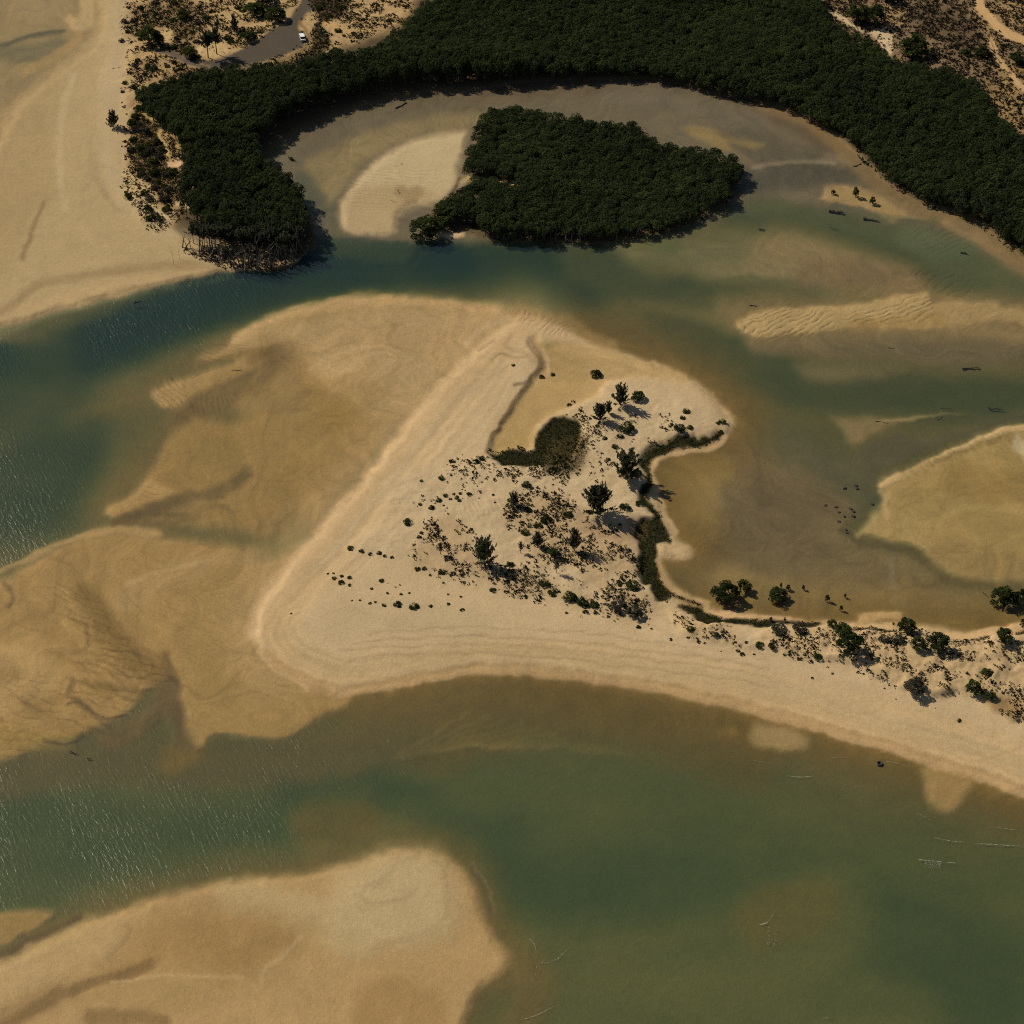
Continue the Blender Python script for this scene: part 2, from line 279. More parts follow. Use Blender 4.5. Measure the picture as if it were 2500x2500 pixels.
# tracks
stroke('Z3', [(1440, -300), (1455, 0), (1500, 110), (1620, 250), (1760, 350), (1932, 420), (2400, 560)], 9, 6, heath=0, dune=0, c=S(188, 152, 100), road=1, dh=-.2)
stroke('Z3', [(1550, 400), (1610, 560), (1680, 680), (1830, 840), (1932, 930), (2300, 1150)], 2, 3, op=.9, heath=0, c=S(186, 152, 102), dh=-.1)
stroke('Z3', [(1590, 380), (1650, 560), (1720, 680), (1850, 820)], 2, 3, op=.9, heath=0, c=S(186, 152, 102), dh=-.1)
stroke('Z3', [(1850, 850), (1932, 930), (2300, 1150)], 6, 5, heath=0, c=S(186, 152, 102))
# carpark and tarmac road
RD = [(1932, -420), (1740, 0), (1620, 110), (1570, 180), (1550, 220), (1590, 260), (1620, 310), (1600, 350), (1500, 400), (1350, 470), (1180, 510), (1050, 545), (900, 540), (700, 480), (760, 470), (950, 440), (1120, 370),
      (1280, 260), (1370, 195), (1440, 170), (1500, 80), (1570, -30), (1700, -420)]
poly('Z1', RD, 10, 5, h=1.5, dune=0, grass=0, road=.5, c=S(92, 78, 58))
poly('Z1', RD, 4, -3, h=1.5, road=1, c=S(82, 73, 58))
stroke('Z1', [(1380, 490), (1500, 430), (1600, 370)], 3, 5, c=S(120, 98, 62), grass=0)
stroke('Z1', [(430, 400), (560, 430), (700, 500), (850, 550)], 3, 6, c=S(92, 80, 66), grass=0)
stroke('Z1', [(1560, 170), (1600, 250), (1630, 320)], 2, 4, c=S(128, 104, 66), grass=0)
poly('Z1', [(1640, 0), (1700, 130), (1650, 250), (1640, 380), (1500, 470), (1400, 500), (1560, 500), (1700, 440), (1790, 330), (1740, 180), (1900, 120), (1932, -80)], 10, 10, op=.95, grass=1.15, c=S(76, 60, 38))
poly('Z1', [(620, 520), (800, 560), (1000, 560), (1000, 600), (700, 600), (600, 580)], 8, 6, op=.8, grass=.5, c=S(120, 92, 54))
stroke('Z1', [(600, 615), (680, 590), (760, 570)], 2, 4, grass=0, c=S(168, 122, 76))
stroke('Z1', [(330, 715), (270, 780), (230, 830)], 3, 5, grass=0, c=S(170, 124, 78))
poly('Z1', [(1720, 180), (1900, 200), (1932, 230), (1932, 280), (1800, 260)], 8, 6, grass=.1, c=S(184, 150, 96))
poly('Z1', [(470, 220), (560, 240), (540, 330), (470, 350)], 6, 6, grass=.1, c=S(186, 156, 104))
poly('Z1', [(750, 380), (1000, 330), (980, 400), (900, 440), (760, 440)], 6, 6, grass=.15, c=S(186, 156, 104))
stroke('Z2', [(240, 0), (300, 90), (400, 160), (440, 220), (430, 290), (480, 360), (510, 460)], 2, 4, grass=0, c=S(184, 156, 92))
stroke('Z2', [(525, 545), (600, 540), (680, 540)], 5, 6, grass=0, wood=0, c=S(196, 160, 116))
stroke('Z2', [(650, 640), (690, 700), (720, 740)], 2, 4, grass=0, c=S(176, 150, 96))
stroke('Z2', [(600, 900), (690, 910), (760, 890)], 4, 6, grass=0, wood=0, c=S(194, 164, 116))
poly('Z2', [(130, 640), (230, 640), (380, 780), (370, 920), (270, 930), (150, 850)], 8, 10, grass=.5, h=1.2, c=S(182, 154, 106))
poly('Z2', [(270, 930), (500, 960), (560, 1040), (420, 1090), (330, 1000)], 8, 10, grass=.4, h=1.2, c=S(186, 160, 112))

# --- NW water with its spit, and the left beach
poly('A1', [(-500, -700), (640, -700), (600, 100), (570, 220), (460, 330), (310, 440), (210, 510), (130, 590), (20, 750), (-500, 1500)], 20, 10, h=-.10, c=S(146, 122, 76), wet=1)
poly('A1', [(530, -700), (530, 0), (520, 110), (505, 180), (460, 235), (400, 285), (330, 340), (250, 400), (160, 470), (90, 530), (30, 620), (-100, 850), (-600, 1500), (-600, 2000), (-100, 1880), (0, 1850), (200, 1808),
            (400, 1750), (700, 1672), (860, 1640), (1000, 1608), (1200, 1565), (1350, 1535), (1450, 1520), (1300, 1400), (1000, 1290), (850, 1200), (700, 1080), (650, 900), (660, 700), (700, 560), (600, 480), (620, 420), (690, 280), (680, 200), (740, 0), (760, -700)],
     34, 3, h=.75, c=S(170, 146, 100), wet=.0)
poly('A1', [(540, -700), (550, 0), (540, 150), (470, 280), (380, 420), (330, 600), (320, 900), (330, 1100), (260, 1180), (140, 1380), (-100, 1600), (-100, 900), (200, 450), (400, 300), (500, 200)], 50, 30, op=.7, c=S(159, 134, 89))
poly('A1', [(600, -700), (620, 0), (600, 200), (560, 500), (560, 800), (600, 1000), (760, 1200), (950, 1330), (1200, 1470), (1350, 1520), (1450, 1500), (1300, 1380), (1000, 1280), (700, 1080), (640, 800), (700, 500), (680, 200), (740, -700)], 30, 30, op=.7, h=1.1, c=S(178, 155, 113))
stroke('A1', [(-100, 1780), (60, 1700), (170, 1610), (250, 1570), (500, 1530), (700, 1495), (960, 1475), (1150, 1480), (1300, 1500)], 3, 16, op=.55, c=S(138, 114, 76), dh=-.12)
stroke('A1', [(-100, 1870), (200, 1740), (500, 1650), (900, 1570), (1250, 1520)], 16, 24, op=.5, c=S(184, 154, 106))
stroke('A1', [(530, 850), (545, 1000), (620, 1130), (720, 1190)], 2, 6, op=.35, c=S(150, 128, 92))
stroke('A1', [(520, 700), (500, 850), (520, 980), (600, 1100)], 2, 6, op=.3, c=S(150, 128, 92))
stroke('A1', [(400, 420), (345, 620), (330, 850), (335, 1000), (370, 1160)], 3, 10, op=.5, c=S(186, 162, 118))
stroke('A1', [(240, 1130), (190, 1260), (160, 1340), (125, 1430)], 2, 7, op=.6, c=S(120, 98, 62))
poly('A1', [(360, 110), (390, 75), (440, 30), (430, -700), (530, -700), (530, 60), (515, 160), (440, 180), (400, 165), (375, 140)], 10, 4, h=.16, c=S(170, 144, 96))
stroke('A1', [(-100, 290), (50, 245), (180, 205), (360, 175)], 1, 8, op=.8, h=-.7, c=S(86, 76, 52))
stroke('A1', [(-100, 290), (60, 300), (220, 290), (330, 250)], 8, 24, op=.6, h=-.5, c=S(104, 92, 62))
stroke('A1', [(440, 190), (380, 260), (260, 340), (140, 400)], 5, 12, op=.6, h=.02, c=S(164, 132, 74))

# --- main spit and its flats
# submerged western flats
poly('O', [(420, 640), (520, 590), (640, 570), (900, 580), (900, 800), (700, 900), (640, 1060), (400, 1010), (250, 985), (180, 985), (190, 930), (260, 850), (300, 780), (130, 800), (230, 740), (330, 690)], 50, 60, op=.8, h=-.6, c=S(128, 100, 52))
poly('O', [(395, 655), (440, 628), (500, 596), (560, 576), (640, 564), (740, 560), (900, 572), (960, 590), (940, 700), (820, 860), (700, 960), (620, 1040), (450, 1015), (330, 1003), (215, 995), (280, 970),
           (360, 940), (440, 880), (450, 800), (420, 760), (420, 720), (520, 640)], 40, 20, op=.95, h=.03, c=S(140, 113, 62))
poly('B1', [(1085, 100), (1200, 60), (1280, 0), (1420, -80), (1700, -100), (1800, 0), (1600, 130), (1400, 200), (1250, 280), (1100, 350), (1000, 400), (930, 410), (860, 370), (840, 300), (870, 260), (1000, 220), (1150, 170), (1300, 130), (1180, 140), (1100, 130)],
     14, 5, h=.22, c=S(154, 126, 76), rough=4)
stroke('B1', [(1100, 140), (1300, 100), (1500, 60), (1600, 0)], 3, 10, op=.6, h=-.04, c=S(108, 86, 46))
stroke('B1', [(1000, 440), (1200, 340), (1450, 200), (1600, 60), (1750, -40)], 10, 34, op=.85, h=-.14, c=S(106, 84, 44))
stroke('B1', [(1060, 340), (1250, 260), (1400, 200)], 2, 10, op=.5, dh=-.15, c=S(100, 78, 42))
poly('B1', [(1000, 480), (1100, 430), (1300, 460), (1500, 420), (1700, 500), (1800, 700), (1750, 900), (1500, 1000), (1300, 990), (1250, 930), (1100, 960), (1000, 920), (850, 960), (700, 1000), (640, 1010), (580, 985), (590, 940), (720, 870),
            (790, 790), (850, 680), (900, 580), (950, 520)], 22, 8, h=.10, c=S(138, 112, 62), rough=4)
poly('B1', [(580, 985), (600, 930), (720, 870), (800, 780), (900, 800), (980, 870), (850, 950), (690, 1005), (630, 1010)], 12, 4, h=.28, c=S(156, 126, 74))
stroke('B1', [(650, 1030), (820, 960), (1000, 900), (1200, 860), (1330, 790), (1370, 750)], 5, 22, op=.9, h=-.2, c=S(98, 78, 42))
stroke('B1', [(850, 980), (1050, 980), (1150, 935), (1230, 930), (1290, 980)], 2, 9, op=.8, h=-.15, c=S(98, 78, 42))
stroke('B1', [(700, 1040), (900, 1020), (1100, 990)], 4, 14, op=.6, h=-.15, c=S(108, 86, 46))
stroke('B1', [(1100, 960), (1300, 1000), (1500, 1040), (1700, 1000)], 10, 30, op=.5, h=.06, c=S(132, 106, 58))
stroke('O', [(640, 700), (700, 760), (680, 860), (600, 960)], 40, 60, op=.5, c=S(142, 112, 58))
stroke('O', [(560, 720), (520, 800), (500, 880)], 30, 60, op=.35, c=S(140, 114, 66))
stroke('O', [(540, 640), (600, 620), (700, 610), (800, 630), (860, 680)], 4, 30, op=.5, c=S(160, 134, 82), h=.15)
stroke('O', [(470, 680), (540, 650), (580, 630)], 3, 12, op=.6, c=S(100, 78, 42))
stroke('O', [(620, 700), (680, 690), (740, 700), (760, 730), (720, 760), (660, 750)], 6, 24, op=.55, c=S(162, 136, 88))
stroke('O', [(450, 640), (560, 588), (700, 570), (860, 575), (980, 600)], 4, 16, op=.6, c=S(170, 142, 88), h=.35)
# lower left flats
poly('O', [(-300, 1200), (-60, 1110), (0, 1085), (60, 1050), (130, 1015), (200, 998), (280, 1000), (400, 1016), (520, 1030), (620, 1020), (700, 960), (700, 1200), (640, 1310), (620, 1345), (560, 1390), (520, 1406), (470, 1393),
           (410, 1396), (375, 1413), (350, 1390), (335, 1320), (300, 1300), (230, 1365), (160, 1395), (60, 1415), (0, 1447), (-300, 1500)], 26, 5, h=.16, c=S(150, 121, 70))
stroke('O', [(0, 1080), (100, 1032), (200, 1002), (300, 1006)], 4, 10, op=.8, h=.3, c=S(164, 134, 82))
stroke('O', [(240, 1130), (330, 1080), (420, 1065), (480, 1080), (430, 1110)], 10, 40, op=.5, c=S(164, 135, 86))
stroke('O', [(240, 1100), (300, 1078), (380, 1062)], 1, 8, op=.6, c=S(172, 142, 92), dh=.1)
stroke('O', [(470, 1060), (540, 1080), (480, 1120)], 10, 50, op=.4, c=S(172, 144, 98))
stroke('O', [(160, 1120), (200, 1180), (240, 1230), (290, 1270), (320, 1310)], 10, 36, op=.75, h=.02, c=S(112, 89, 46))
stroke('O', [(310, 1240), (330, 1300), (345, 1370), (370, 1410)], 5, 20, op=.8, h=-.08, c=S(108, 84, 42))
stroke('O', [(200, 1400), (270, 1370), (320, 1300), (330, 1340), (350, 1400)], 10, 30, op=.9, h=-.35, c=S(106, 84, 48))
stroke('O', [(380, 1200), (370, 1280), (380, 1380)], 12, 40, op=.5, c=S(140, 116, 62))
stroke('O', [(440, 1180), (430, 1300), (450, 1370)], 14, 40, op=.3, c=S(158, 128, 72))
stroke('O', [(-40, 1250), (30, 1240), (90, 1270), (40, 1300), (-40, 1340)], 16, 30, op=.6, h=.3, c=S(166, 136, 84))
stroke('O', [(-40, 1370), (60, 1400), (120, 1400)], 10, 30, op=.6, h=.05, c=S(136, 112, 54))
stroke('O', [(60, 1160), (140, 1220), (150, 1250)], 8, 30, op=.35, c=S(128, 102, 58))
stroke('B1', [(20, 1365), (60, 1390), (65, 1450), (40, 1500)], 1, 8, op=.7, dh=-.12, c=S(100, 82, 50))
stroke('B1', [(470, 1580), (490, 1650), (500, 1700)], 1, 8, op=.6, dh=-.12, c=S(106, 84, 48))
stroke('C1', [(380, 150), (450, 150), (520, 200), (600, 240), (690, 220)], 1, 6, op=.8, c=S(84, 68, 42), dh=-.08)
stroke('C1', [(400, 30), (380, 90), (430, 130), (500, 200), (560, 260), (620, 320)], 3, 9, op=.6, c=S(96, 78, 48))
stroke('C1', [(250, 360), (340, 390), (410, 380), (460, 360)], 1, 7, op=.7, c=S(80, 64, 40))
for q in range(7):
    stroke('B1', [(430 + q * 60, 1800 - q * 12), (560 + q * 60, 1880 - q * 14), (650 + q * 55, 1960 - q * 16)], 1, 6, op=.55, dh=-.07, c=S(116, 92, 52))
    stroke('C1', [(60 + q * 70, 90 + q * 30), (160 + q * 60, 160 + q * 30), (260 + q * 50, 260 + q * 18)], 1, 7, op=.4, dh=-.05, c=S(122, 98, 54))
for q in range(5):
    stroke('C1', [(360 + q * 90, 10 + q * 12), (520 + q * 80, 60 + q * 8), (740 + q * 40, 130 - q * 20)], 1, 6, op=.5, dh=-.06, c=S(110, 88, 48))

rl0 = random.Random(2)
SPIT = [(480, 1190), (482, 1150), (505, 1115), (545, 1060), (590, 1010), (640, 950), (700, 880), (760, 800), (820, 730), (900, 650), (960, 600), (985, 590), (1030, 603), (1090, 630), (1140, 650), (1200, 668), (1260, 690),
        (1315, 716), (1355, 750), (1385, 785), (1388, 810), (1365, 832), (1330, 845), (1270, 855), (1235, 870), (1228, 900), (1240, 930), (1258, 965), (1270, 1000), (1300, 1030), (1312, 1045), (1295, 1060), (1262, 1060), (1240, 1060),
        (1245, 1095), (1275, 1125), (1320, 1142), (1400, 1152), (1460, 1165), (1560, 1170), (1640, 1170), (1760, 1180), (1860, 1190), (1932, 1190), (2400, 1180), (2400, 1700), (1932, 1510), (1840, 1476), (1740, 1442), (1600, 1402),
        (1500, 1371), (1400, 1345), (1300, 1321), (1180, 1296), (1060, 1280), (940, 1272), (850, 1281), (760, 1300), (680, 1313), (620, 1308), (560, 1285), (512, 1255), (485, 1225)]
# shallow orange apron in front of the beach
poly('O', SPIT, 4, 150, op=.82, h=-.55, c=S(118, 88, 40))
poly('O', SPIT, 4, 40, op=.5, h=-.3, c=S(134, 104, 52))
# lobes of shoal
poly('C3', [(430, 250), (600, 260), (720, 320), (770, 380), (740, 430), (640, 450), (500, 430), (400, 370), (400, 300)], 22, 4, h=-.05, c=S(150, 124, 76))
poly('C3', [(1360, 500), (1500, 480), (1640, 560), (1640, 650), (1580, 750), (1500, 790), (1420, 760), (1370, 680), (1360, 580)], 22, 6, h=-.06, c=S(148, 120, 70))
poly('C3', [(240, 300), (340, 300), (370, 340), (290, 360)], 14, 14, op=.7, h=-.3, c=S(132, 102, 48))
# re-cover flats south west of the spit (the apron is only on deep sides)
poly('O', [(380, 1080), (470, 1060), (560, 1030), (640, 940), (700, 880), (600, 1060), (520, 1130), (490, 1200), (520, 1260), (600, 1300), (660, 1312), (660, 1330), (600, 1365), (540, 1398), (480, 1393), (410, 1396), (378, 1410), (350, 1370), (340, 1250)],
     24, 8, h=.14, c=S(150, 122, 70))
poly('O', [(640, 940), (700, 870), (860, 690), (980, 598), (900, 575), (740, 562), (640, 566), (600, 700), (560, 850), (560, 960), (600, 1000)], 30, 30, op=.9, h=.08, c=S(146, 118, 66))
stroke('O', [(640, 585), (800, 590), (940, 620)], 18, 34, op=.8, h=.22, c=S(162, 134, 84))
stroke('O', [(620, 690), (700, 680), (790, 700), (800, 740), (720, 770), (640, 740)], 10, 34, op=.6, c=S(158, 132, 84), h=.14)
stroke('O', [(640, 780), (690, 860), (620, 930), (570, 1000)], 20, 60, op=.5, c=S(140, 110, 54))
stroke('O', [(760, 620), (820, 600), (900, 630), (860, 700)], 3, 16, op=.35, c=S(170, 144, 98))
stroke('O', [(420, 720), (560, 780), (620, 900), (560, 1000), (400, 960)], 50, 60, op=.3, c=S(142, 116, 66))
stroke('O', [(1000, 600), (900, 640), (820, 730), (740, 830), (660, 940), (580, 1040), (520, 1120), (490, 1190), (520, 1250)], 20, 120, op=.75, c=S(166, 137, 88))
poly('O', [(430, 655), (520, 600), (640, 572), (760, 566), (900, 580), (985, 595), (930, 670), (860, 760), (790, 800), (740, 770), (700, 740), (600, 720), (560, 670), (500, 650)], 60, 30, op=.75, c=S(172, 143, 95), h=.3)
stroke('O', [(445, 640), (520, 598), (640, 572), (760, 566), (900, 580), (985, 595), (1080, 630)], 3, 20, op=.6, c=S(184, 150, 98))
for q in range(8):
    stroke('O', [(560 + q * 26, 690 + q * 6), (640 + q * 22, 652 + q * 5), (740 + q * 14, 650 + q * 10), (800 + q * 6, 690 + q * 8)], .5, 5, op=.32, c=S(186, 158, 112) if q % 2 else S(150, 122, 76), dh=.03)
for q in range(6):
    stroke('O', [(960 - q * 16, 640 + q * 18), (860 - q * 14, 740 + q * 22), (740 - q * 14, 880 + q * 20), (640 - q * 8, 1000 + q * 14)], .5, 6, op=.28, c=S(196, 168, 122) if q % 2 else S(150, 124, 82), dh=.03)
SP = poly('O', SPIT, 24, 3, h=.75, wet=.3)
poly('O', SPIT, 18, 4, c=WARM)
poly('O', [(560, 1150), (600, 1100), (680, 1000), (760, 900), (860, 780), (950, 690), (1000, 640), (1040, 650), (1100, 680), (1250, 720), (1330, 750), (1360, 790), (1350, 815), (1290, 825), (1225, 840), (1210, 880), (1220, 940),
           (1240, 1000), (1215, 1080), (1240, 1130), (1300, 1160), (1500, 1190), (1700, 1210), (1932, 1230), (2400, 1250), (2400, 1560), (1932, 1400), (1750, 1340), (1500, 1280), (1300, 1240), (1100, 1215), (900, 1215), (700, 1240), (620, 1235), (560, 1200)],
     40, 30, h=1.25, c=DRY, wet=0)
# grey-pale band of the beach
stroke('O', [(560, 1180), (600, 1240), (700, 1262), (850, 1245), (1000, 1240), (1250, 1262), (1500, 1310), (1750, 1385), (1932, 1440), (2200, 1540)], 12, 22, op=.7, c=S(176, 152, 108))
stroke('O', [(500, 1235), (600, 1296), (690, 1300), (850, 1270), (1000, 1266), (1250, 1300), (1500, 1360), (1750, 1432), (1932, 1495), (2200, 1590)], 8, 14, op=.8, c=S(168, 137, 90), h=.28)
stroke('O', [(480, 1190), (500, 1130), (560, 1060), (640, 970), (740, 850), (840, 730), (930, 650), (985, 610)], 12, 20, op=.6, c=S(190, 158, 110))
stroke('O', [(600, 1080), (680, 980), (760, 880), (860, 760), (950, 690)], 3, 18, op=.5, c=S(168, 146, 108))
stroke('O', [(640, 1180), (760, 1160), (900, 1180)], 20, 40, op=.4, c=S(168, 148, 106))
stroke('O', [(480, 1200), (500, 1140), (545, 1075)], 1, 6, op=.5, c=S(200, 168, 118), dh=.1)
stroke('O', [(475, 1170), (480, 1215), (520, 1265), (580, 1300)], 1, 6, op=.45, c=S(200, 168, 118), dh=.08)
for q in range(9):     # swash bands wrapping the western point and running along both beaches
    k = q * 9
    stroke('O', [(960 + k * .2, 636 + k * .9), (860 + k, 745 + k * .5), (740 + k, 900 + k * .4), (620 + k, 1050 + k * .3), (520 + k, 1150), (492 + k, 1200 - k * .1), (530 + k, 1262 - k * .55), (620 + k * .6, 1298 - k * .8), (740, 1294 - k * .85), (900, 1262 - k * .7),
                 (1100, 1268 - k * .7), (1400, 1330 - k * .7), (1700, 1416 - k * .8), (1932, 1492 - k)], rl0.choice([1, 2, 4]), rl0.choice([5, 8, 12]), op=rl0.uniform(.35, .6), mul=((1.10, 1.09, 1.07) if q % 2 == 0 else (.89, .87, .83)), dh=(.06 if q % 2 == 0 else -.05))
for q, (a_, b_) in enumerate([(1225, 1232), (1212, 1216), (1240, 1250), (1196, 1198)]):
    stroke('O', [(640 + q * 20, a_), (800, a_ - 8), (1000, b_ - 12), (1250, b_ + 14), (1450, b_ + 44)], .5, 3, op=.32, c=S(118, 98, 66))
# the basin with its scarp, upper part of the spit
poly('B2', [(1040, 0), (1060, 30), (1110, 90), (1115, 160), (1070, 230), (1040, 270), (1000, 320), (950, 400), (900, 470), (850, 540), (832, 600), (830, 635), (900, 630), (990, 615), (1080, 620), (1100, 540), (1160, 460), (1300, 400),
            (1450, 330), (1500, 260), (1700, 230), (1932, 260), (1932, 200), (1700, 110), (1500, 60), (1300, 10), (1150, 20), (1100, -30)], 14, 3, h=.35, c=S(176, 146, 94), wet=.5)
stroke('B2', [(1180, 120), (1300, 200), (1200, 300), (1040, 420), (950, 540)], 20, 50, op=.5, c=S(158, 130, 76))
stroke('B2', [(900, 600), (1000, 590), (1080, 560)], 10, 20, op=.6, c=S(168, 140, 82), h=.25)
stroke('B2', [(1045, 20), (1070, 60), (1110, 110), (1105, 180), (1060, 240), (1010, 300), (950, 390), (895, 480), (850, 530), (832, 590), (826, 635)], 0, 4.5, op=.8, c=S(96, 76, 52))  # shaded side of the scarp painted as a dark line in the sand
stroke('B2', [(1060, 10), (1090, 60), (1135, 120), (1125, 180), (1080, 235), (1030, 290)], 4, 8, op=.4, c=S(146, 120, 82), dh=-.1)
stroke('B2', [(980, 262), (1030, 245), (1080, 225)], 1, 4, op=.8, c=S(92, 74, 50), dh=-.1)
stroke('B2', [(930, 90), (900, 98), (860, 130)], 0.5, 4, op=.6, c=S(110, 90, 62))
stroke('B2', [(900, 98), (960, 100), (1050, 105)], .5, 4, op=.4, c=S(110, 90, 62))
stroke('B2', [(960, -10), (930, 30), (960, 60), (1040, 80), (1090, 130)], 2, 7, op=.4, c=S(146, 122, 84), dh=-.08)
stroke('B2', [(870, 10), (830, 30), (770, 70)], .5, 4, op=.5, c=S(120, 98, 66))
stroke('A2', [(700, 1932), (760, 1860), (850, 1800), (950, 1760)], 2, 9, op=.35, c=S(196, 166, 120), dh=.1)
stroke('B2', [(1140, 60), (1165, 120), (1170, 200)], 2, 5, op=.6, c=S(196, 166, 122), dh=.12)
stroke('B2', [(1150, 30), (1170, 40)], 3, 8, op=.4, c=S(130, 116, 60))
stroke('B2', [(520, 540), (620, 420), (760, 280), (880, 190), (940, 150)], 1, 6, op=.3, c=S(150, 126, 90))
stroke('A2', [(990, 1730), (1150, 1760), (1290, 1800), (1400, 1870), (1520, 1920)], 8, 14, op=.5, c=S(160, 128, 76), h=.12)
# dune field with scrub
poly('B2', [(330, 760), (520, 700), (760, 660), (840, 660), (1080, 700), (1300, 620), (1400, 440), (1560, 280), (1720, 300), (1932, 330), (2080, 420), (2100, 500), (1932, 560), (1720, 620), (1690, 720), (1740, 860), (1800, 960), (1860, 1120),
            (1740, 1250), (1780, 1350), (1880, 1440), (1760, 1500), (1660, 1560), (1480, 1520), (1300, 1470), (900, 1390), (560, 1330), (300, 1220), (60, 1200), (200, 1060), (400, 980), (260, 900)], 40, 20, op=.9, h=1.7, dune=.9, c=S(184, 160, 118))
for pl, g, c_ in [([(830, 650), (1080, 640), (1330, 640), (1330, 760), (1150, 790), (950, 770), (850, 720)], .95, None),
                  ([(980, 900), (1180, 860), (1320, 940), (1320, 1010), (1450, 1060), (1640, 1100), (1690, 1250), (1700, 1330), (1560, 1330), (1480, 1280), (1250, 1250), (1080, 1230), (1050, 1100), (930, 1000)], .72, S(170, 144, 102)),
                  ([(520, 1020), (620, 1000), (720, 1060), (760, 1180), (900, 1280), (1100, 1300), (1260, 1420), (1400, 1440), (1450, 1490), (1350, 1500), (1200, 1450), (1000, 1420), (850, 1350), (650, 1320), (450, 1280), (430, 1200), (480, 1100)], .75, S(172, 146, 104)),
                  ([(1440, 1200), (1500, 1350), (1740, 1420), (1780, 1480), (1680, 1560), (1500, 1540), (1480, 1440), (1350, 1330)], .7, S(172, 146, 104)),
                  ([(1400, 520), (1560, 520), (1500, 640), (1480, 760), (1350, 800), (1330, 700), (1420, 620)], .22, None),
                  ([(1640, 440), (1800, 440), (1860, 520), (1660, 560)], .3, None),
                  ([(1300, 400), (1420, 400), (1440, 520), (1340, 600)], .45, None),
                  ([(730, 660), (860, 650), (900, 740), (800, 780), (600, 760)], .28, None),
                  ([(440, 920), (520, 880), (700, 830), (760, 860), (600, 940), (480, 960)], .25, None)]:
    poly('B2', pl, 20, 26, op=1, grass=g, c=c_)
stroke('B2', [(430, 1275), (560, 1290), (700, 1310)], 4, 12, grass=.5)
stroke('B2', [(200, 1340), (380, 1370), (500, 1400)], 2, 12, grass=.12)
stroke('B2', [(1350, 1000), (1450, 1060), (1560, 1080)], 10, 20, op=.5, c=S(142, 112, 82))
# back dunes along the right of the spit
poly('B3', [(-20, 1520), (100, 1560), (300, 1610), (480, 1620), (700, 1600), (860, 1600), (1100, 1620), (1400, 1640), (1560, 1670), (1760, 1660), (1932, 1640), (2300, 1640), (2300, 2200), (1932, 2080), (1800, 2040), (1650, 1980), (1400, 1980), (1200, 1930),
            (1050, 1860), (900, 1800), (660, 1780), (480, 1720), (200, 1680), (40, 1640)], 24, 14, h=2.3, dune=1.9, grass=.62, c=S(180, 152, 106))
poly('B3', [(820, 1700), (900, 1700), (900, 1800), (1000, 1850), (880, 1840), (800, 1800)], 8, 10, grass=.05, c=S(186, 158, 114))
poly('B3', [(380, 1620), (480, 1620), (460, 1660), (400, 1700), (340, 1680)], 8, 10, grass=.05, c=S(190, 164, 120))
poly('B3', [(1500, 1800), (1700, 1780), (1900, 1800), (2100, 1850), (1800, 1930), (1560, 1880)], 14, 16, op=.8, grass=.18)
poly('C3', [(1700, 100), (1932, 130), (2100, 160), (2100, 300), (1932, 250), (1860, 240), (1760, 180)], 10, 10, grass=.85, h=2.2, c=S(150, 122, 78))
stroke('B3', [(620, 1580), (860, 1590), (1100, 1610), (1220, 1590)], 3, 6, op=.7, h=.7, c=S(186, 154, 104), grass=.05)
stroke('B3', [(1030, 1560), (1180, 1545), (1240, 1550)], 5, 8, op=.9, h=.25, c=S(176, 144, 90))
stroke('B3', [(1500, 1650), (1620, 1650), (1800, 1625), (1932, 1605), (2200, 1600)], 6, 8, op=.9, h=.6, grass=0, dune=0, c=S(192, 158, 108))
stroke('B3', [(980, 1590), (1100, 1608), (1220, 1615)], 3, 5, op=.9, h=.6, grass=0, dune=0, c=S(192, 158, 108))
stroke('B3', [(150, 1520), (400, 1555), (640, 1570)], 4, 6, op=.8, h=.5, c=S(190, 156, 106))
stroke('B3', [(-30, 1410), (60, 1440), (130, 1480)], 1, 4, op=.9, dh=-.25, c=S(80, 66, 40))

stroke('E', [(1740, 520), (1700, 575), (1640, 595), (1560, 606), (1470, 612), (1390, 632), (1335, 675), (1318, 740), (1335, 830), (1365, 930), (1405, 1010), (1450, 1085)], 4, 6, op=.9, h=.3, c=S(180, 150, 102))
stroke('E', [(1340, 1190), (1355, 1290), (1400, 1370), (1460, 1430), (1560, 1480), (1640, 1520)], 5, 7, op=.8, h=.3, c=S(176, 146, 98))
# drainage rills on the flats
rl = random.Random(31)
def rills(P, n, ang, ln, dark=.5, up=False):
    P = spline(P); P_ = P
    for _ in range(n):
        for _t in range(60):
            x = rl.uniform(P_[:, 0].min(), P_[:, 0].max()); y = rl.uniform(P_[:, 1].min(), P_[:, 1].max())
            if dist(P_, np.array([[x]]), np.array([[y]]), True)[0, 0] > 10: break
        a = math.radians(ang + rl.gauss(0, 16)); pts = [(x, y)]
        for k in range(6):
            a += rl.gauss(0, .28); st = ln * rl.uniform(.12, .22); x += math.cos(a) * st; y += math.sin(a) * st * .75; pts.append((x, y))
        o_ = [((px_ - 0) / TAGS['O'][2], py_ / TAGS['O'][2]) for px_, py_ in pts]
        lum = rl.random() < .4
        stroke('O', o_, rl.choice([0, .3, .8]), rl.uniform(3, 6), op=rl.uniform(.25, .6) * dark * 2, dh=(.05 if lum else -.09), mul=((1.13, 1.12, 1.10) if lum else (.74, .72, .66)))
rills(T('O', [(0, 1100), (180, 1010), (450, 1030), (560, 1050), (480, 1150), (480, 1240), (350, 1300), (200, 1370), (0, 1430)]), 70, 60, 110)
rills(T('O', [(420, 640), (640, 570), (900, 590), (760, 780), (600, 980), (260, 970), (330, 800)]), 60, 150, 120, .4)
rills(T('B1', [(300, 1350), (500, 1400), (700, 1700), (950, 1850), (940, 1932), (300, 1932)]), 50, 50, 80, .6)
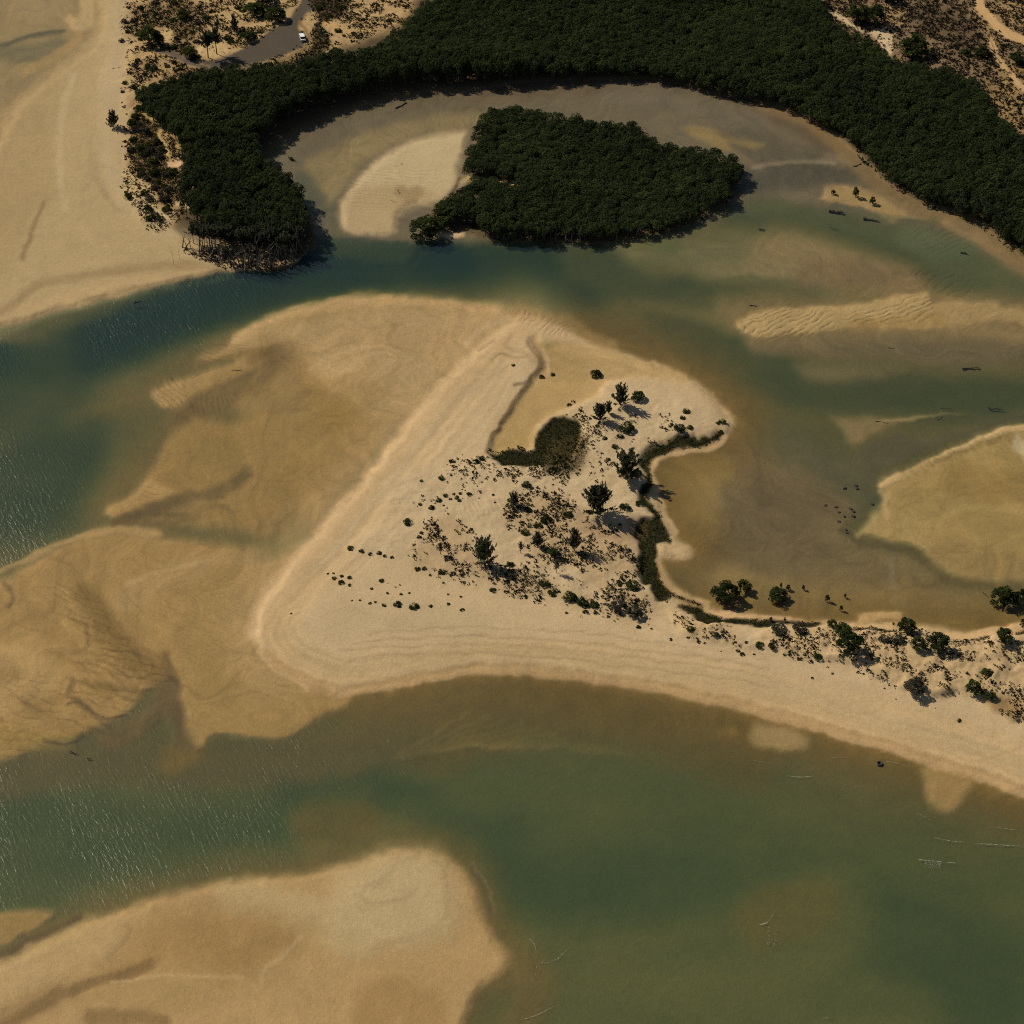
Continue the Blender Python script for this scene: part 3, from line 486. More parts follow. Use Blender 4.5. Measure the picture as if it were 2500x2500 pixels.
rills(T('O', [(0, 1840), (280, 1700), (700, 1620), (860, 1640), (900, 1740), (860, 1850), (0, 1932)]), 46, 165, 150, .3)
rills(T('B3', [(1150, 850), (1500, 650), (1932, 540), (1932, 1300), (1500, 1250)]), 40, 170, 140, .35)
rills(T('B3', [(60, 700), (600, 600), (1000, 900), (1300, 1300), (1300, 1500), (200, 1450), (100, 1100)]), 70, 20, 90, .35)
rills(T('A3', [(0, 600), (400, 600), (900, 850), (1300, 1150), (700, 1000), (400, 900), (100, 780)]), 36, 30, 110, .3)
rills(T('A2', [(-200, 900), (200, 620), (760, 560), (700, 640), (200, 820), (-60, 1100)]), 24, -25, 110, .35)
rills(T('A3', [(-200, 1340), (500, 1300), (1200, 1430), (1380, 1570), (600, 1640)]), 30, 10, 130, .3)
rills(T('A1', [(40, 900), (300, 500), (500, 300), (600, 900), (800, 1200), (1200, 1450), (300, 1500), (40, 1600)]), 30, 100, 150, .18)
rills(T('O', [(560, 1230), (900, 1225), (1400, 1290), (1900, 1420), (1850, 1450), (1400, 1330), (900, 1255), (600, 1290)]), 60, 8, 150, .22)
# dense low green mats (samphire) in the hollows
for tg, pl in [('Z5', [(1330, 1050), (1415, 1090), (1400, 1180), (1360, 1250), (1420, 1340), (1320, 1360), (1270, 1240), (1300, 1150)]), ('B2', [(835, 640), (900, 633), (990, 618), (1085, 622), (1100, 560), (1130, 510), (1190, 450), (1240, 435), (1290, 460), (1340, 480), (1340, 560), (1300, 640), (1240, 700), (1100, 720), (960, 720), (880, 690)]),
               ('Z5', [(1932, 560), (1780, 560), (1600, 620), (1500, 670), (1400, 670), (1310, 740), (1280, 830), (1280, 920), (1340, 980), (1340, 1060), (1370, 1130), (1415, 1110), (1400, 1000), (1370, 900), (1420, 820), (1540, 750), (1720, 700), (1860, 690), (1932, 670)]),
               ('E', [(1470, 530), (1560, 540), (1640, 530), (1700, 490), (1720, 510), (1670, 550), (1570, 585), (1480, 590)]),
               ('Z5', [(1260, 1220), (1300, 1350), (1390, 1440), (1440, 1500), (1300, 1580), (1200, 1660), (1260, 1800), (1260, 2000), (1290, 2300), (1420, 2300), (1470, 1900), (1640, 1820), (1670, 1800), (1570, 1660), (1520, 1480), (1410, 1330), (1330, 1230)]),
               ('E', [(1250, 1150), (1330, 1150), (1330, 1280), (1370, 1370), (1420, 1440), (1400, 1490), (1330, 1490), (1300, 1400), (1250, 1320), (1240, 1220)]),
               ('Z6', [(20, 570), (120, 550), (220, 575), (320, 620), (450, 670), (600, 712), (800, 705), (960, 715), (1180, 742), (1480, 735), (1460, 760), (1000, 770), (700, 765), (400, 775), (250, 740), (130, 660)])]:
    poly(tg, pl, 4, 4, h=.45, dune=0, grass=0, mat=1.0, c=S(48, 44, 22), wet=.3, rough=7)
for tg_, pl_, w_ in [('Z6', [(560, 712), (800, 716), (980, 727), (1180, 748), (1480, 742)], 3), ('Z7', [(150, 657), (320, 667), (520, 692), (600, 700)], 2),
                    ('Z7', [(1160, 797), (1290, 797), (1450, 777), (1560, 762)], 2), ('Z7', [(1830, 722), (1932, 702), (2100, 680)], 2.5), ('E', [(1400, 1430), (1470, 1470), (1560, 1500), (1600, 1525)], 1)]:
    stroke(tg_, pl_, w_, 3.5, h=.5, dune=0, grass=0, mat=1.0, c=S(46, 42, 22))  # Z7 strokes: just thin dark lines along the back beach, tufted like the mats
poly('E', [(1150, 1000), (1260, 1010), (1280, 1120), (1200, 1130)], 10, 12, op=.6, mat=.4, c=S(90, 70, 40))
poly('B2', [(1180, 600), (1340, 540), (1380, 600), (1330, 740), (1150, 740)], 10, 16, op=.8, mat=.75, grass=.6, c=S(76, 64, 34))
stroke('E', [(1180, 770), (1240, 660), (1290, 590), (1400, 545)], 1, 5, op=.5, c=S(130, 108, 76), dh=-.1)

# --- bottom left bar
poly('O', [(-300, 1960), (-60, 1840), (0, 1812), (70, 1772), (140, 1742), (210, 1715), (280, 1690), (370, 1665), (460, 1651), (560, 1641), (640, 1626), (720, 1605), (772, 1596), (822, 1600), (862, 1620), (892, 1652), (912, 1695), (928, 1740),
           (950, 1775), (973, 1802), (960, 1832), (915, 1870), (890, 1920), (870, 2000), (860, 2400), (-300, 2400)], 4, 90, op=.75, h=-.5, c=S(120, 94, 48))
stroke('O', [(960, 1840), (1010, 1850), (1000, 1900), (960, 1960)], 20, 60, op=.8, h=-.6, c=S(120, 95, 50))
poly('O', [(-300, 1960), (-60, 1840), (0, 1812), (70, 1772), (140, 1742), (210, 1715), (280, 1690), (370, 1665), (460, 1651), (560, 1641), (640, 1626), (720, 1605), (772, 1596), (822, 1600), (862, 1620), (892, 1652), (912, 1695), (928, 1740),
           (950, 1775), (973, 1802), (960, 1832), (925, 1862), (900, 1900), (870, 2000), (860, 2400), (-300, 2400)], 30, 4, h=.5, c=S(166, 136, 86))
poly('O', [(640, 1650), (700, 1620), (770, 1605), (830, 1615), (860, 1660), (870, 1720), (860, 1760), (800, 1785), (720, 1785), (640, 1775), (600, 1720), (560, 1700), (620, 1690)], 50, 40, op=.85, h=.9, c=S(174, 152, 106))
stroke('C1', [(1300, 1230), (1500, 1250), (1700, 1330), (1850, 1430), (2000, 1480)], 20, 40, op=.6, c=S(172, 150, 102), h=.7)
poly('C1', [(1050, 1280), (1400, 1300), (1700, 1380), (1750, 1450), (1550, 1600), (1350, 1700), (1000, 1660), (700, 1700), (500, 1720), (700, 1520), (800, 1380)], 60, 50, op=.8, h=.3, c=S(146, 116, 66))
stroke('C1', [(-50, 1960), (100, 1900), (300, 1790), (480, 1720), (640, 1680), (760, 1630), (830, 1600)], 7, 16, op=.75, h=.18, c=S(110, 86, 50))
stroke('C1', [(40, 1920), (200, 1830), (400, 1760)], 10, 40, op=.5, c=S(116, 92, 54), h=.2)
poly('C1', [(0, 1560), (200, 1480), (450, 1380), (600, 1330), (700, 1350), (690, 1430), (640, 1530), (500, 1620), (300, 1700), (100, 1790), (-100, 1880), (-200, 1650)], 30, 14, op=.9, h=.7, c=S(170, 142, 92))
poly('C1', [(640, 1690), (900, 1665), (1150, 1665), (1350, 1680), (1400, 1740), (1300, 1800), (1050, 1890), (800, 1880), (500, 1890), (420, 1850), (480, 1760)], 30, 10, op=.8, h=.45, c=S(156, 128, 78))
stroke('C1', [(620, 1700), (850, 1672), (1100, 1662), (1350, 1675)], 1, 7, op=.6, c=S(176, 148, 96), dh=.08)
stroke('C1', [(1680, 1440), (1560, 1560), (1480, 1640), (1450, 1720)], 1.5, 7, op=.6, c=S(172, 146, 98), dh=.08)
stroke('C1', [(700, 1380), (710, 1430), (670, 1500), (600, 1560)], 1, 6, op=.4, c=S(130, 106, 66), dh=-.05)
stroke('C1', [(500, 1900), (700, 1890), (900, 1910)], 8, 20, op=.7, c=S(116, 92, 52))
stroke('C2', [(200, 1860), (330, 1780), (480, 1880)], 30, 50, op=.5, c=S(136, 106, 58))
stroke('C2', [(300, 1020), (420, 980), (520, 1010), (600, 1100), (610, 1300), (560, 1380), (400, 1450), (200, 1500)], 2, 9, op=.3, c=S(150, 126, 84), dh=-.05)
stroke('C2', [(140, 1180), (230, 1130), (330, 1050), (430, 1010)], 1, 9, op=.4, c=S(152, 130, 88), dh=.1)
stroke('C2', [(100, 1220), (180, 1260), (330, 1230), (420, 1190)], 1, 9, op=.4, c=S(150, 128, 86), dh=.1)
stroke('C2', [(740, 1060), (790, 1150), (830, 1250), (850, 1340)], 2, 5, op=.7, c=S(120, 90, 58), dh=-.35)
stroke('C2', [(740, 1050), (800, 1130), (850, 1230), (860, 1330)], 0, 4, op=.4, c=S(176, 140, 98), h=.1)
poly('O', [(-300, 1720), (0, 1715), (80, 1712), (106, 1720), (92, 1745), (40, 1772), (0, 1792), (-300, 1900)], 14, 6, h=.06, c=S(142, 116, 66))
stroke('O', [(0, 1806), (60, 1775), (150, 1735)], 3, 10, op=.8, h=-.15, c=S(96, 74, 42))

# --- ripple fields: phase and strength
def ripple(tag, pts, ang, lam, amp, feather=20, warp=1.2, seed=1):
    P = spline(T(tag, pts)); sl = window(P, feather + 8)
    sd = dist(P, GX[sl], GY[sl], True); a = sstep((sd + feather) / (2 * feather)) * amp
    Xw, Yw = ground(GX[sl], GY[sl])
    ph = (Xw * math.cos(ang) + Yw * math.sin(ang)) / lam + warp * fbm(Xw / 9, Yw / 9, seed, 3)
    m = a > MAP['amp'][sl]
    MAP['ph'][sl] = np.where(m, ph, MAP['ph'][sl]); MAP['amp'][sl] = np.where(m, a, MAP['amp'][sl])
R = math.radians
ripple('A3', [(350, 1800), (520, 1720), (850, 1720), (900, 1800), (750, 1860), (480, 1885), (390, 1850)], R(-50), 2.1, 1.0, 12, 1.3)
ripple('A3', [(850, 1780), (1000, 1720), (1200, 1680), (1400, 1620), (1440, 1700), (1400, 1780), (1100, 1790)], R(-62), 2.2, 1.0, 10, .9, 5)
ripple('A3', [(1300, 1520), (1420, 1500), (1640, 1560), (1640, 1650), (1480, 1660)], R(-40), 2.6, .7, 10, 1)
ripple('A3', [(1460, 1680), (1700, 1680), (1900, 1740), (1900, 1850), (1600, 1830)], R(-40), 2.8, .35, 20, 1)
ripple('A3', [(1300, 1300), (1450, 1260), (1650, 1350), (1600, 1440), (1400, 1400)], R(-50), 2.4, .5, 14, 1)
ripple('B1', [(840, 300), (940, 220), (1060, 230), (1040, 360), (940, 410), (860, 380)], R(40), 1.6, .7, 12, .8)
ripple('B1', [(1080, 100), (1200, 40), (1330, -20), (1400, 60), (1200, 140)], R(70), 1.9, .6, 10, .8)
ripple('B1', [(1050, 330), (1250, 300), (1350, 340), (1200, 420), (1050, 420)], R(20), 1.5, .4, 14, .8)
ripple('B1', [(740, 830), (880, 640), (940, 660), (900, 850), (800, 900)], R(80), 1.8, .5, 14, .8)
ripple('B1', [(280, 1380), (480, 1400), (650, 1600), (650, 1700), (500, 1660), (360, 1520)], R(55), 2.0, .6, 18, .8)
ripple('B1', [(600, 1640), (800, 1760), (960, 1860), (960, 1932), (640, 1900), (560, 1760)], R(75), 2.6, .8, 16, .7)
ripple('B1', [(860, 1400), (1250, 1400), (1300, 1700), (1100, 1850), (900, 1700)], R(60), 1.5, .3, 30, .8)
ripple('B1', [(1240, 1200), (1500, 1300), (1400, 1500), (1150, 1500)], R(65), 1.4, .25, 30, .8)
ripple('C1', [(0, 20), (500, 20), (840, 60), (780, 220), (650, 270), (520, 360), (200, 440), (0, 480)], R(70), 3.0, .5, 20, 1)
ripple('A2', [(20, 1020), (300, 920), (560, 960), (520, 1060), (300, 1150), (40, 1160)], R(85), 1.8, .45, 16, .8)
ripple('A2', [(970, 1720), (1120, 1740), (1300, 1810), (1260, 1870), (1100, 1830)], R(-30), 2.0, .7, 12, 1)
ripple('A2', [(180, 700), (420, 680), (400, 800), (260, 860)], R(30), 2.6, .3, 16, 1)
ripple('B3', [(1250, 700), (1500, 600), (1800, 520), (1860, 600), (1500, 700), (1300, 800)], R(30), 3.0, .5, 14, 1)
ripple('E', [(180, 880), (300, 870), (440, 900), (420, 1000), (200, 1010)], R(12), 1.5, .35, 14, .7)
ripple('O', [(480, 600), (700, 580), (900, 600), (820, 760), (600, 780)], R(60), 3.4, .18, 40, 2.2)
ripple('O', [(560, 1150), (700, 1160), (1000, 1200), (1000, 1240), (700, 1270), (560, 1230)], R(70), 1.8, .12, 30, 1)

poly('Z2', [(540, 1190), (750, 1240), (1000, 1270), (1400, 1290), (1700, 1330), (1660, 1400), (1400, 1470), (1150, 1500), (950, 1430), (700, 1350)], 4, 5, c=S(172, 146, 100))
ph_ = MAP['ph']; j_ = np.zeros((NR, NR), bool)      # no ripples right on a seam between two fields
j_[:, 1:] |= np.abs(np.diff(ph_, axis=1)) > .9; j_[1:, :] |= np.abs(np.diff(ph_, axis=0)) > .9
for _ in range(2):
    k_ = j_.copy(); k_[1:] |= j_[:-1]; k_[:-1] |= j_[1:]; k_[:, 1:] |= j_[:, :-1]; k_[:, :-1] |= j_[:, 1:]; j_ = k_
MAP['amp'] = np.where(j_, 0, MAP['amp'])
# woodland masks (where crowns stand)
poly('O', [(262, 195), (330, 178), (400, 160), (470, 155), (560, 150), (620, 130), (690, 120), (740, 80), (800, 30), (830, -10), (860, -260), (1400, -260), (1530, -20), (1560, 50), (1620, 85), (1690, 130), (1740, 140), (1790, 150), (1840, 175), (1880, 220),
           (1932, 275), (2300, 520), (2300, 760), (1932, 490), (1870, 442), (1800, 405), (1700, 362), (1640, 312), (1590, 272), (1480, 208), (1330, 175), (1230, 152), (1100, 152), (1000, 156), (940, 158), (780, 160), (690, 178), (600, 204), (538, 232), (496, 268),
           (490, 322), (522, 348), (560, 380), (580, 430), (568, 455), (520, 462), (430, 448), (390, 440), (368, 425), (345, 400), (350, 340), (345, 290), (318, 250), (280, 225)], 3, 3, wood=1, grass=.0, sm=True)
poly('A2', [(800, 710), (870, 660), (1000, 640), (1160, 680), (1340, 700), (1450, 740), (1600, 740), (1700, 800), (1800, 840), (1900, 870), (2060, 880), (2200, 940), (2225, 990), (2200, 1060), (2100, 1170), (1900, 1250), (1650, 1320), (1350, 1345), (1100, 1340),
            (900, 1330), (760, 1290), (740, 1240), (600, 1230), (560, 1200), (590, 1170), (700, 1120), (760, 1060), (830, 1030), (930, 1080), (990, 1110), (1010, 1030), (860, 985), (730, 975), (715, 930), (740, 850), (770, 780)], 3, 3, wood=1)
for (x, y, r) in [(850, 280, 0)]: pass
stroke('Z2', [(525, 545), (600, 540), (680, 540)], 6, 6, wood=0)
stroke('Z2', [(600, 925), (690, 935), (760, 915)], 5, 6, wood=0)

def sample(name, px, py):
    A = MAP[name]
    u = np.clip((px - LO) / STEP, 0, NR - 1.001); v = np.clip((py - LO) / STEP, 0, NR - 1.001)
    i = u.astype(int); j = v.astype(int); fu = u - i; fv = v - j
    if A.ndim == 3: fu = fu[..., None]; fv = fv[..., None]
    return (A[j, i] * (1 - fu) + A[j, i + 1] * fu) * (1 - fv) + (A[j + 1, i] * (1 - fu) + A[j + 1, i + 1] * fu) * fv
def dune_relief(X, Y):
    return .55 * fbm(X / 9, Y / 9, 41, 4) + .30 * fbm(X / 3.2, Y / 3.2, 43, 3) + .10 * fbm(X / 1.3, Y / 1.3, 44, 2)
for _ in range(2):                               # soften the survey a little
    h_ = np.pad(MAP['h'], 1, mode='edge'); MAP['h'] = (h_[:-2, 1:-1] + h_[2:, 1:-1] + h_[1:-1, :-2] + h_[1:-1, 2:] + 2 * MAP['h']) / 6
def height(X, Y, raw=False):
    Xc = np.clip(X, -230, 230); Yc = np.clip(Y, 318, 860)
    z = np.zeros(np.shape(X)); rel = dune_relief(X, Y)
    for _ in range(3):
        px, py = project(Xc, Yc, z)
        h = sample('h', px, py); z = h + np.where(h > .3, sample('dune', px, py) * rel, 0)
    zz = np.where(z < 0, z * .30, z * (.55 + .45 * sstep(z / 1.2)))
    return (z if raw else zz), px, py
def ground_z(px, py, it=4):
    z = 0.0
    for _ in range(it):
        x, y = ground(px, py, z)
        z = float(height(np.array([x]), np.array([y]))[0][0])
    return x, y, z

# ------------------------------------------------------------------ helpers for objects
def mesh_np(name, V, F, mat=None, smooth=False, nper=None):
    me = bpy.data.meshes.new(name)
    V = np.asarray(V, dtype=np.float32); F = np.asarray(F, dtype=np.int32); k = F.shape[1]
    me.vertices.add(len(V)); me.vertices.foreach_set("co", V.ravel())
    me.loops.add(F.size); me.loops.foreach_set("vertex_index", F.ravel())
    me.polygons.add(len(F)); me.polygons.foreach_set("loop_start", np.arange(0, F.size, k, dtype=np.int32))
    try: me.polygons.foreach_set("loop_total", np.full(len(F), k, dtype=np.int32))
    except Exception: pass
    me.polygons.foreach_set("use_smooth", np.full(len(F), smooth))
    me.update(calc_edges=True); me.validate()
    if mat: me.materials.append(mat)
    return me
def link(name, me, parent=None, **props):
    o = bpy.data.objects.new(name, me); COL.objects.link(o)
    if parent: o.parent = parent
    for k, v in props.items():
        if v is not None: o[k] = v
    return o

def nodes(name):
    m = bpy.data.materials.new(name); m.use_nodes = True; nt = m.node_tree
    return m, nt, nt.nodes["Principled BSDF"]
def N(nt, t, **kw):
    n = nt.nodes.new(t)
    for k, v in kw.items(): setattr(n, k, v)
    return n
def mathn(nt, op, a, b=None, clamp=False):
    n = N(nt, "ShaderNodeMath", operation=op, use_clamp=clamp)
    for i, v in enumerate((a, b)):
        if v is None: continue
        if isinstance(v, (int, float)): n.inputs[i].default_value = v
        else: nt.links.new(v, n.inputs[i])
    return n.outputs[0]

# terrain material
def terrain_material():
    m, nt, bs = nodes("sand_and_soil"); L = nt.links.new
    col = N(nt, "ShaderNodeAttribute", attribute_name="soil").outputs["Color"]
    wet = N(nt, "ShaderNodeAttribute", attribute_name="wet").outputs["Fac"]
    ph = N(nt, "ShaderNodeAttribute", attribute_name="phase").outputs["Fac"]
    amp = N(nt, "ShaderNodeAttribute", attribute_name="amp").outputs["Fac"]
    geo = N(nt, "ShaderNodeNewGeometry").outputs["Position"]
    def noise(scale, det=3, dist=0.0, vec=geo):
        n = N(nt, "ShaderNodeTexNoise"); n.inputs["Scale"].default_value = scale; n.inputs["Detail"].default_value = det
        n.inputs["Distortion"].default_value = dist; L(vec, n.inputs["Vector"]); return n.outputs["Fac"]
    g1 = noise(3.4, 2); g2 = noise(.9, 4); g3 = noise(.12, 5, 1.5)
    wn = N(nt, "ShaderNodeTexWhiteNoise", noise_dimensions='3D')
    sc = N(nt, "ShaderNodeVectorMath", operation='SCALE'); sc.inputs[3].default_value = 3.5; L(geo, sc.inputs[0])
    fl = N(nt, "ShaderNodeVectorMath", operation='FLOOR'); L(sc.outputs[0], fl.inputs[0]); L(fl.outputs[0], wn.inputs[0])
    s = mathn(nt, 'MULTIPLY', mathn(nt, 'SUBTRACT', g1, .5), .34)
    s = mathn(nt, 'ADD', s, mathn(nt, 'MULTIPLY', mathn(nt, 'SUBTRACT', g2, .5), .22))
    s = mathn(nt, 'ADD', s, mathn(nt, 'MULTIPLY', mathn(nt, 'SUBTRACT', g3, .5), .26))
    s = mathn(nt, 'ADD', s, mathn(nt, 'MULTIPLY', mathn(nt, 'SUBTRACT', wn.outputs["Value"], .5), .15))
    # troughs of the ripples are coloured darker
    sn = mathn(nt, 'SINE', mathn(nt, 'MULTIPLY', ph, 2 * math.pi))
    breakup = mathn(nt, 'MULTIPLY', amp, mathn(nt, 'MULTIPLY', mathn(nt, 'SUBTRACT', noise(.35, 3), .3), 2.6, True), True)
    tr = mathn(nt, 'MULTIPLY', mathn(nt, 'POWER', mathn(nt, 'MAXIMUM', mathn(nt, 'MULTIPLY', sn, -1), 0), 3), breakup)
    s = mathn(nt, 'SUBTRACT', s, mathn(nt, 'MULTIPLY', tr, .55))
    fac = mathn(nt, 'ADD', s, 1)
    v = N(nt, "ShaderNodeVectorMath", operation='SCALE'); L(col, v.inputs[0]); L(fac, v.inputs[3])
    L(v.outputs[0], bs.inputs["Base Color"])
    bs.inputs["Specular IOR Level"].default_value = .12
    L(mathn(nt, 'SUBTRACT', .95, mathn(nt, 'MULTIPLY', wet, .35)), bs.inputs["Roughness"])
    hgt = mathn(nt, 'ADD', mathn(nt, 'MULTIPLY', g1, .07), mathn(nt, 'MULTIPLY', g2, .12))
    hgt = mathn(nt, 'ADD', hgt, mathn(nt, 'MULTIPLY', mathn(nt, 'MULTIPLY', sn, breakup), .10))
    b = N(nt, "ShaderNodeBump"); b.inputs["Strength"].default_value = .8; b.inputs["Distance"].default_value = 1.0
    L(hgt, b.inputs["Height"]); L(b.outputs[0], bs.inputs["Normal"])
    return m

def axis(a, b, step, far):
    xs = list(np.arange(a, b + 1e-6, step)); lo, hi, d = [], [], step
    x = a
    while x > -far: d *= 1.35; x -= d; lo.append(x)
    x, d = b, step
    while x < far: d *= 1.35; x += d; hi.append(x)
    return np.array(lo[::-1] + xs + hi)
def grid(xs, ys, zf):
    X, Y = np.meshgrid(xs, ys); Z = zf(X, Y)
    V = np.stack([X.ravel(), Y.ravel(), Z.ravel()], 1)
    nx, ny = len(xs), len(ys)
    idx = np.arange(nx * ny).reshape(ny, nx)
    F = np.stack([idx[:-1, :-1].ravel(), idx[:-1, 1:].ravel(), idx[1:, 1:].ravel(), idx[1:, :-1].ravel()], 1)
    return X, Y, V, F
def attr(me, name, data, kind='FLOAT'):
    a = me.attributes.new(name, kind, 'POINT')
    if kind == 'FLOAT': a.data.foreach_set("value", np.asarray(data, np.float32).ravel())
    else:
        d = np.ones((len(data), 4), np.float32); d[:, :3] = data; a.data.foreach_set("color", d.ravel())

xs = axis(-205, 205, .5, 9000)
ys = np.concatenate([axis(325, 560, .5, 9000)[:-1][axis(325, 560, .5, 9000)[:-1] <= 560], np.arange(560.6, 835, .66), 835 + np.cumsum(.66 * 1.35 ** np.arange(1, 28))])
X, Y = np.meshgrid(xs, ys)
wx = X + .9 * fbm(X / 4.5, Y / 4.5, 71, 3); wy = Y + 1.3 * fbm(X / 4.5, Y / 4.5, 77, 3)   # irregular natural edges
Z, PX, PY = height(wx, wy)
Z = Z + np.where(Z > .05, .05, .0) * fbm(X / 6, Y / 6, 5, 3)
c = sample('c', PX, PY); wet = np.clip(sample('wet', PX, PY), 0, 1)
Z = np.where(np.abs(Z) < .0, 0, Z)
# swirling wash marks on the wet flats, long swash lines along the beaches
wxx = fbm(X / 30, Y / 30, 21, 3) * 26; wyy = fbm(X / 30, Y / 30, 25, 3) * 26
swirl = fbm((X + wxx) / 5.5, (Y + wyy) / 17, 31, 4)
swirl2 = fbm((X + wxx * 1.5) / 1.8, (Y + wyy * 1.5) / 9, 37, 3)
low = sstep((.55 - Z) / .5) * sstep((Z + .42) / .28)
sdm = dist(SP[::2], np.clip(GX[::4, ::4], -200, 2700), GY[::4, ::4], True)
uu = np.clip((PX - LO) / 16, 0, sdm.shape[1] - 1.001); vv = np.clip((PY - LO) / 16, 0, sdm.shape[0] - 1.001)
i_, j_ = uu.astype(int), vv.astype(int); fu, fv = uu - i_, vv - j_
sd = (sdm[j_, i_] * (1 - fu) + sdm[j_, i_ + 1] * fu) * (1 - fv) + (sdm[j_ + 1, i_] * (1 - fu) + sdm[j_ + 1, i_ + 1] * fu) * fv
beach = sstep(sd / 8) * sstep((150 - sd) / 60) * (sample('dune', PX, PY) < .2)
swash = fbm(sd / 9 + 2 * fbm(X / 40, Y / 40, 51, 2), fbm(X / 60, Y / 60, 52, 2) * 3, 53, 4)
c = c * (1 + (swirl * .17 + swirl2 * .13) * low + swash * .10 * beach)[..., None]
iso = fbm(X / 46 + wxx / 30, Y / 60 + wyy / 30, 33, 4) * 11
fr = np.abs(iso - np.floor(iso) - .5)
rim = sstep((.10 - fr) / .10) * np.clip(fbm(X / 25, Y / 25, 35, 3) * 2.2 + .3, 0, 1)
dk = sstep((.08 - np.abs(iso * .61 - np.floor(iso * .61) - .5)) / .08) * np.clip(fbm(X / 22, Y / 22, 36, 3) * 2.2, 0, 1)
c = c * (1 + (.11 * rim - .15 * dk) * low)[..., None]
mot = fbm(X / 14, Y / 14, 61, 4)
c = c * (1 + .05 * mot)[..., None]
c[..., 0] *= 1 + .02 * swirl * low
V = np.stack([X.ravel(), Y.ravel(), Z.ravel()], 1)
nx, ny = len(xs), len(ys); idx = np.arange(nx * ny).reshape(ny, nx)
F = np.stack([idx[:-1, :-1].ravel(), idx[:-1, 1:].ravel(), idx[1:, 1:].ravel(), idx[1:, :-1].ravel()], 1)
me = mesh_np("ground", V, F, terrain_material(), True)
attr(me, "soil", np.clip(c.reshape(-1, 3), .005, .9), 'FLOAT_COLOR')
attr(me, "wet", wet)
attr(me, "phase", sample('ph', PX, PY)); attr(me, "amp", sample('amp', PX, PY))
link("ground", me, kind="structure")

# ------------------------------------------------------------------ water
def water_material():
    m, nt, bs = nodes("estuary_water"); L = nt.links.new; nt.nodes.remove(bs)
    out = nt.nodes["Material Output"]
    d = N(nt, "ShaderNodeAttribute", attribute_name="depth").outputs["Fac"]
    geo = N(nt, "ShaderNodeNewGeometry").outputs["Position"]
    tc, sc = N(nt, "ShaderNodeCombineXYZ"), N(nt, "ShaderNodeCombineXYZ")
    for i, (k, s) in enumerate(zip((.30, .19, .25), (.010, .027, .032))):
        t = mathn(nt, 'POWER', math.e, mathn(nt, 'MULTIPLY', d, -k)); L(t, tc.inputs[i])
        L(mathn(nt, 'MULTIPLY', mathn(nt, 'SUBTRACT', 1, t), s), sc.inputs[i])
    tr = N(nt, "ShaderNodeBsdfTransparent"); L(tc.outputs[0], tr.inputs[0])
    df = N(nt, "ShaderNodeBsdfDiffuse"); L(sc.outputs[0], df.inputs[0])
    add = N(nt, "ShaderNodeAddShader"); L(tr.outputs[0], add.inputs[0]); L(df.outputs[0], add.inputs[1])
    # wind ripples: short crests, running down to the right
    sx = N(nt, "ShaderNodeSeparateXYZ"); L(geo, sx.inputs[0])
    def noise(scale, det, ang, along):
        ca, sa = math.cos(math.radians(ang)), math.sin(math.radians(ang))
        u = mathn(nt, 'ADD', mathn(nt, 'MULTIPLY', sx.outputs[0], ca), mathn(nt, 'MULTIPLY', sx.outputs[1], sa))
        v = mathn(nt, 'SUBTRACT', mathn(nt, 'MULTIPLY', sx.outputs[1], ca * along), mathn(nt, 'MULTIPLY', sx.outputs[0], sa * along))
        cb = N(nt, "ShaderNodeCombineXYZ"); L(u, cb.inputs[0]); L(v, cb.inputs[1])
        n = N(nt, "ShaderNodeTexNoise"); n.inputs["Scale"].default_value = scale; n.inputs["Detail"].default_value = det; n.inputs["Distortion"].default_value = .3
        L(cb.outputs[0], n.inputs["Vector"]); return n.outputs["Fac"]
    w1 = noise(1.25, 2, 27, .22); w2 = noise(2.6, 2, 44, .4); w3 = noise(.022, 4, 20, .5)
    wind = mathn(nt, 'MULTIPLY', mathn(nt, 'SUBTRACT', w3, .26), 1.8, True)
    west = mathn(nt, 'ADD', .22, mathn(nt, 'MULTIPLY', mathn(nt, 'SUBTRACT', 20, sx.outputs[0]), .008), True)
    deep = mathn(nt, 'MULTIPLY', d, .8, True)
    amp_ = mathn(nt, 'MULTIPLY', mathn(nt, 'MULTIPLY', wind, west), deep)
    h = mathn(nt, 'MULTIPLY', mathn(nt, 'ADD', mathn(nt, 'MULTIPLY', w1, .34), mathn(nt, 'MULTIPLY', w2, .17)), mathn(nt, 'ADD', amp_, .06))
    b = N(nt, "ShaderNodeBump"); b.inputs["Strength"].default_value = 1.0; b.inputs["Distance"].default_value = 1.0; L(h, b.inputs["Height"])
    L(b.outputs[0], df.inputs["Normal"])
    gl = N(nt, "ShaderNodeBsdfGlossy"); gl.inputs["Roughness"].default_value = .35; L(b.outputs[0], gl.inputs["Normal"])
    dt = N(nt, "ShaderNodeVectorMath", operation='DOT_PRODUCT'); L(N(nt, "ShaderNodeNewGeometry").outputs["Incoming"], dt.inputs[0]); L(b.outputs[0], dt.inputs[1])
    fr = mathn(nt, 'ADD', .02, mathn(nt, 'MULTIPLY', .98, mathn(nt, 'POWER', mathn(nt, 'SUBTRACT', 1, mathn(nt, 'ABSOLUTE', dt.outputs["Value"]), True), 5)))
    mx = N(nt, "ShaderNodeMixShader"); L(fr, mx.inputs[0]); L(add.outputs[0], mx.inputs[1]); L(gl.outputs[0], mx.inputs[2])
    L(mx.outputs[0], out.inputs["Surface"])
    return m
wxs = axis(-205, 205, 1.5, 9000); wys = axis(325, 835, 1.6, 9000)
X, Y = np.meshgrid(wxs, wys)
wx = X + .9 * fbm(X / 4.5, Y / 4.5, 71, 3); wy = Y + 1.3 * fbm(X / 4.5, Y / 4.5, 77, 3)
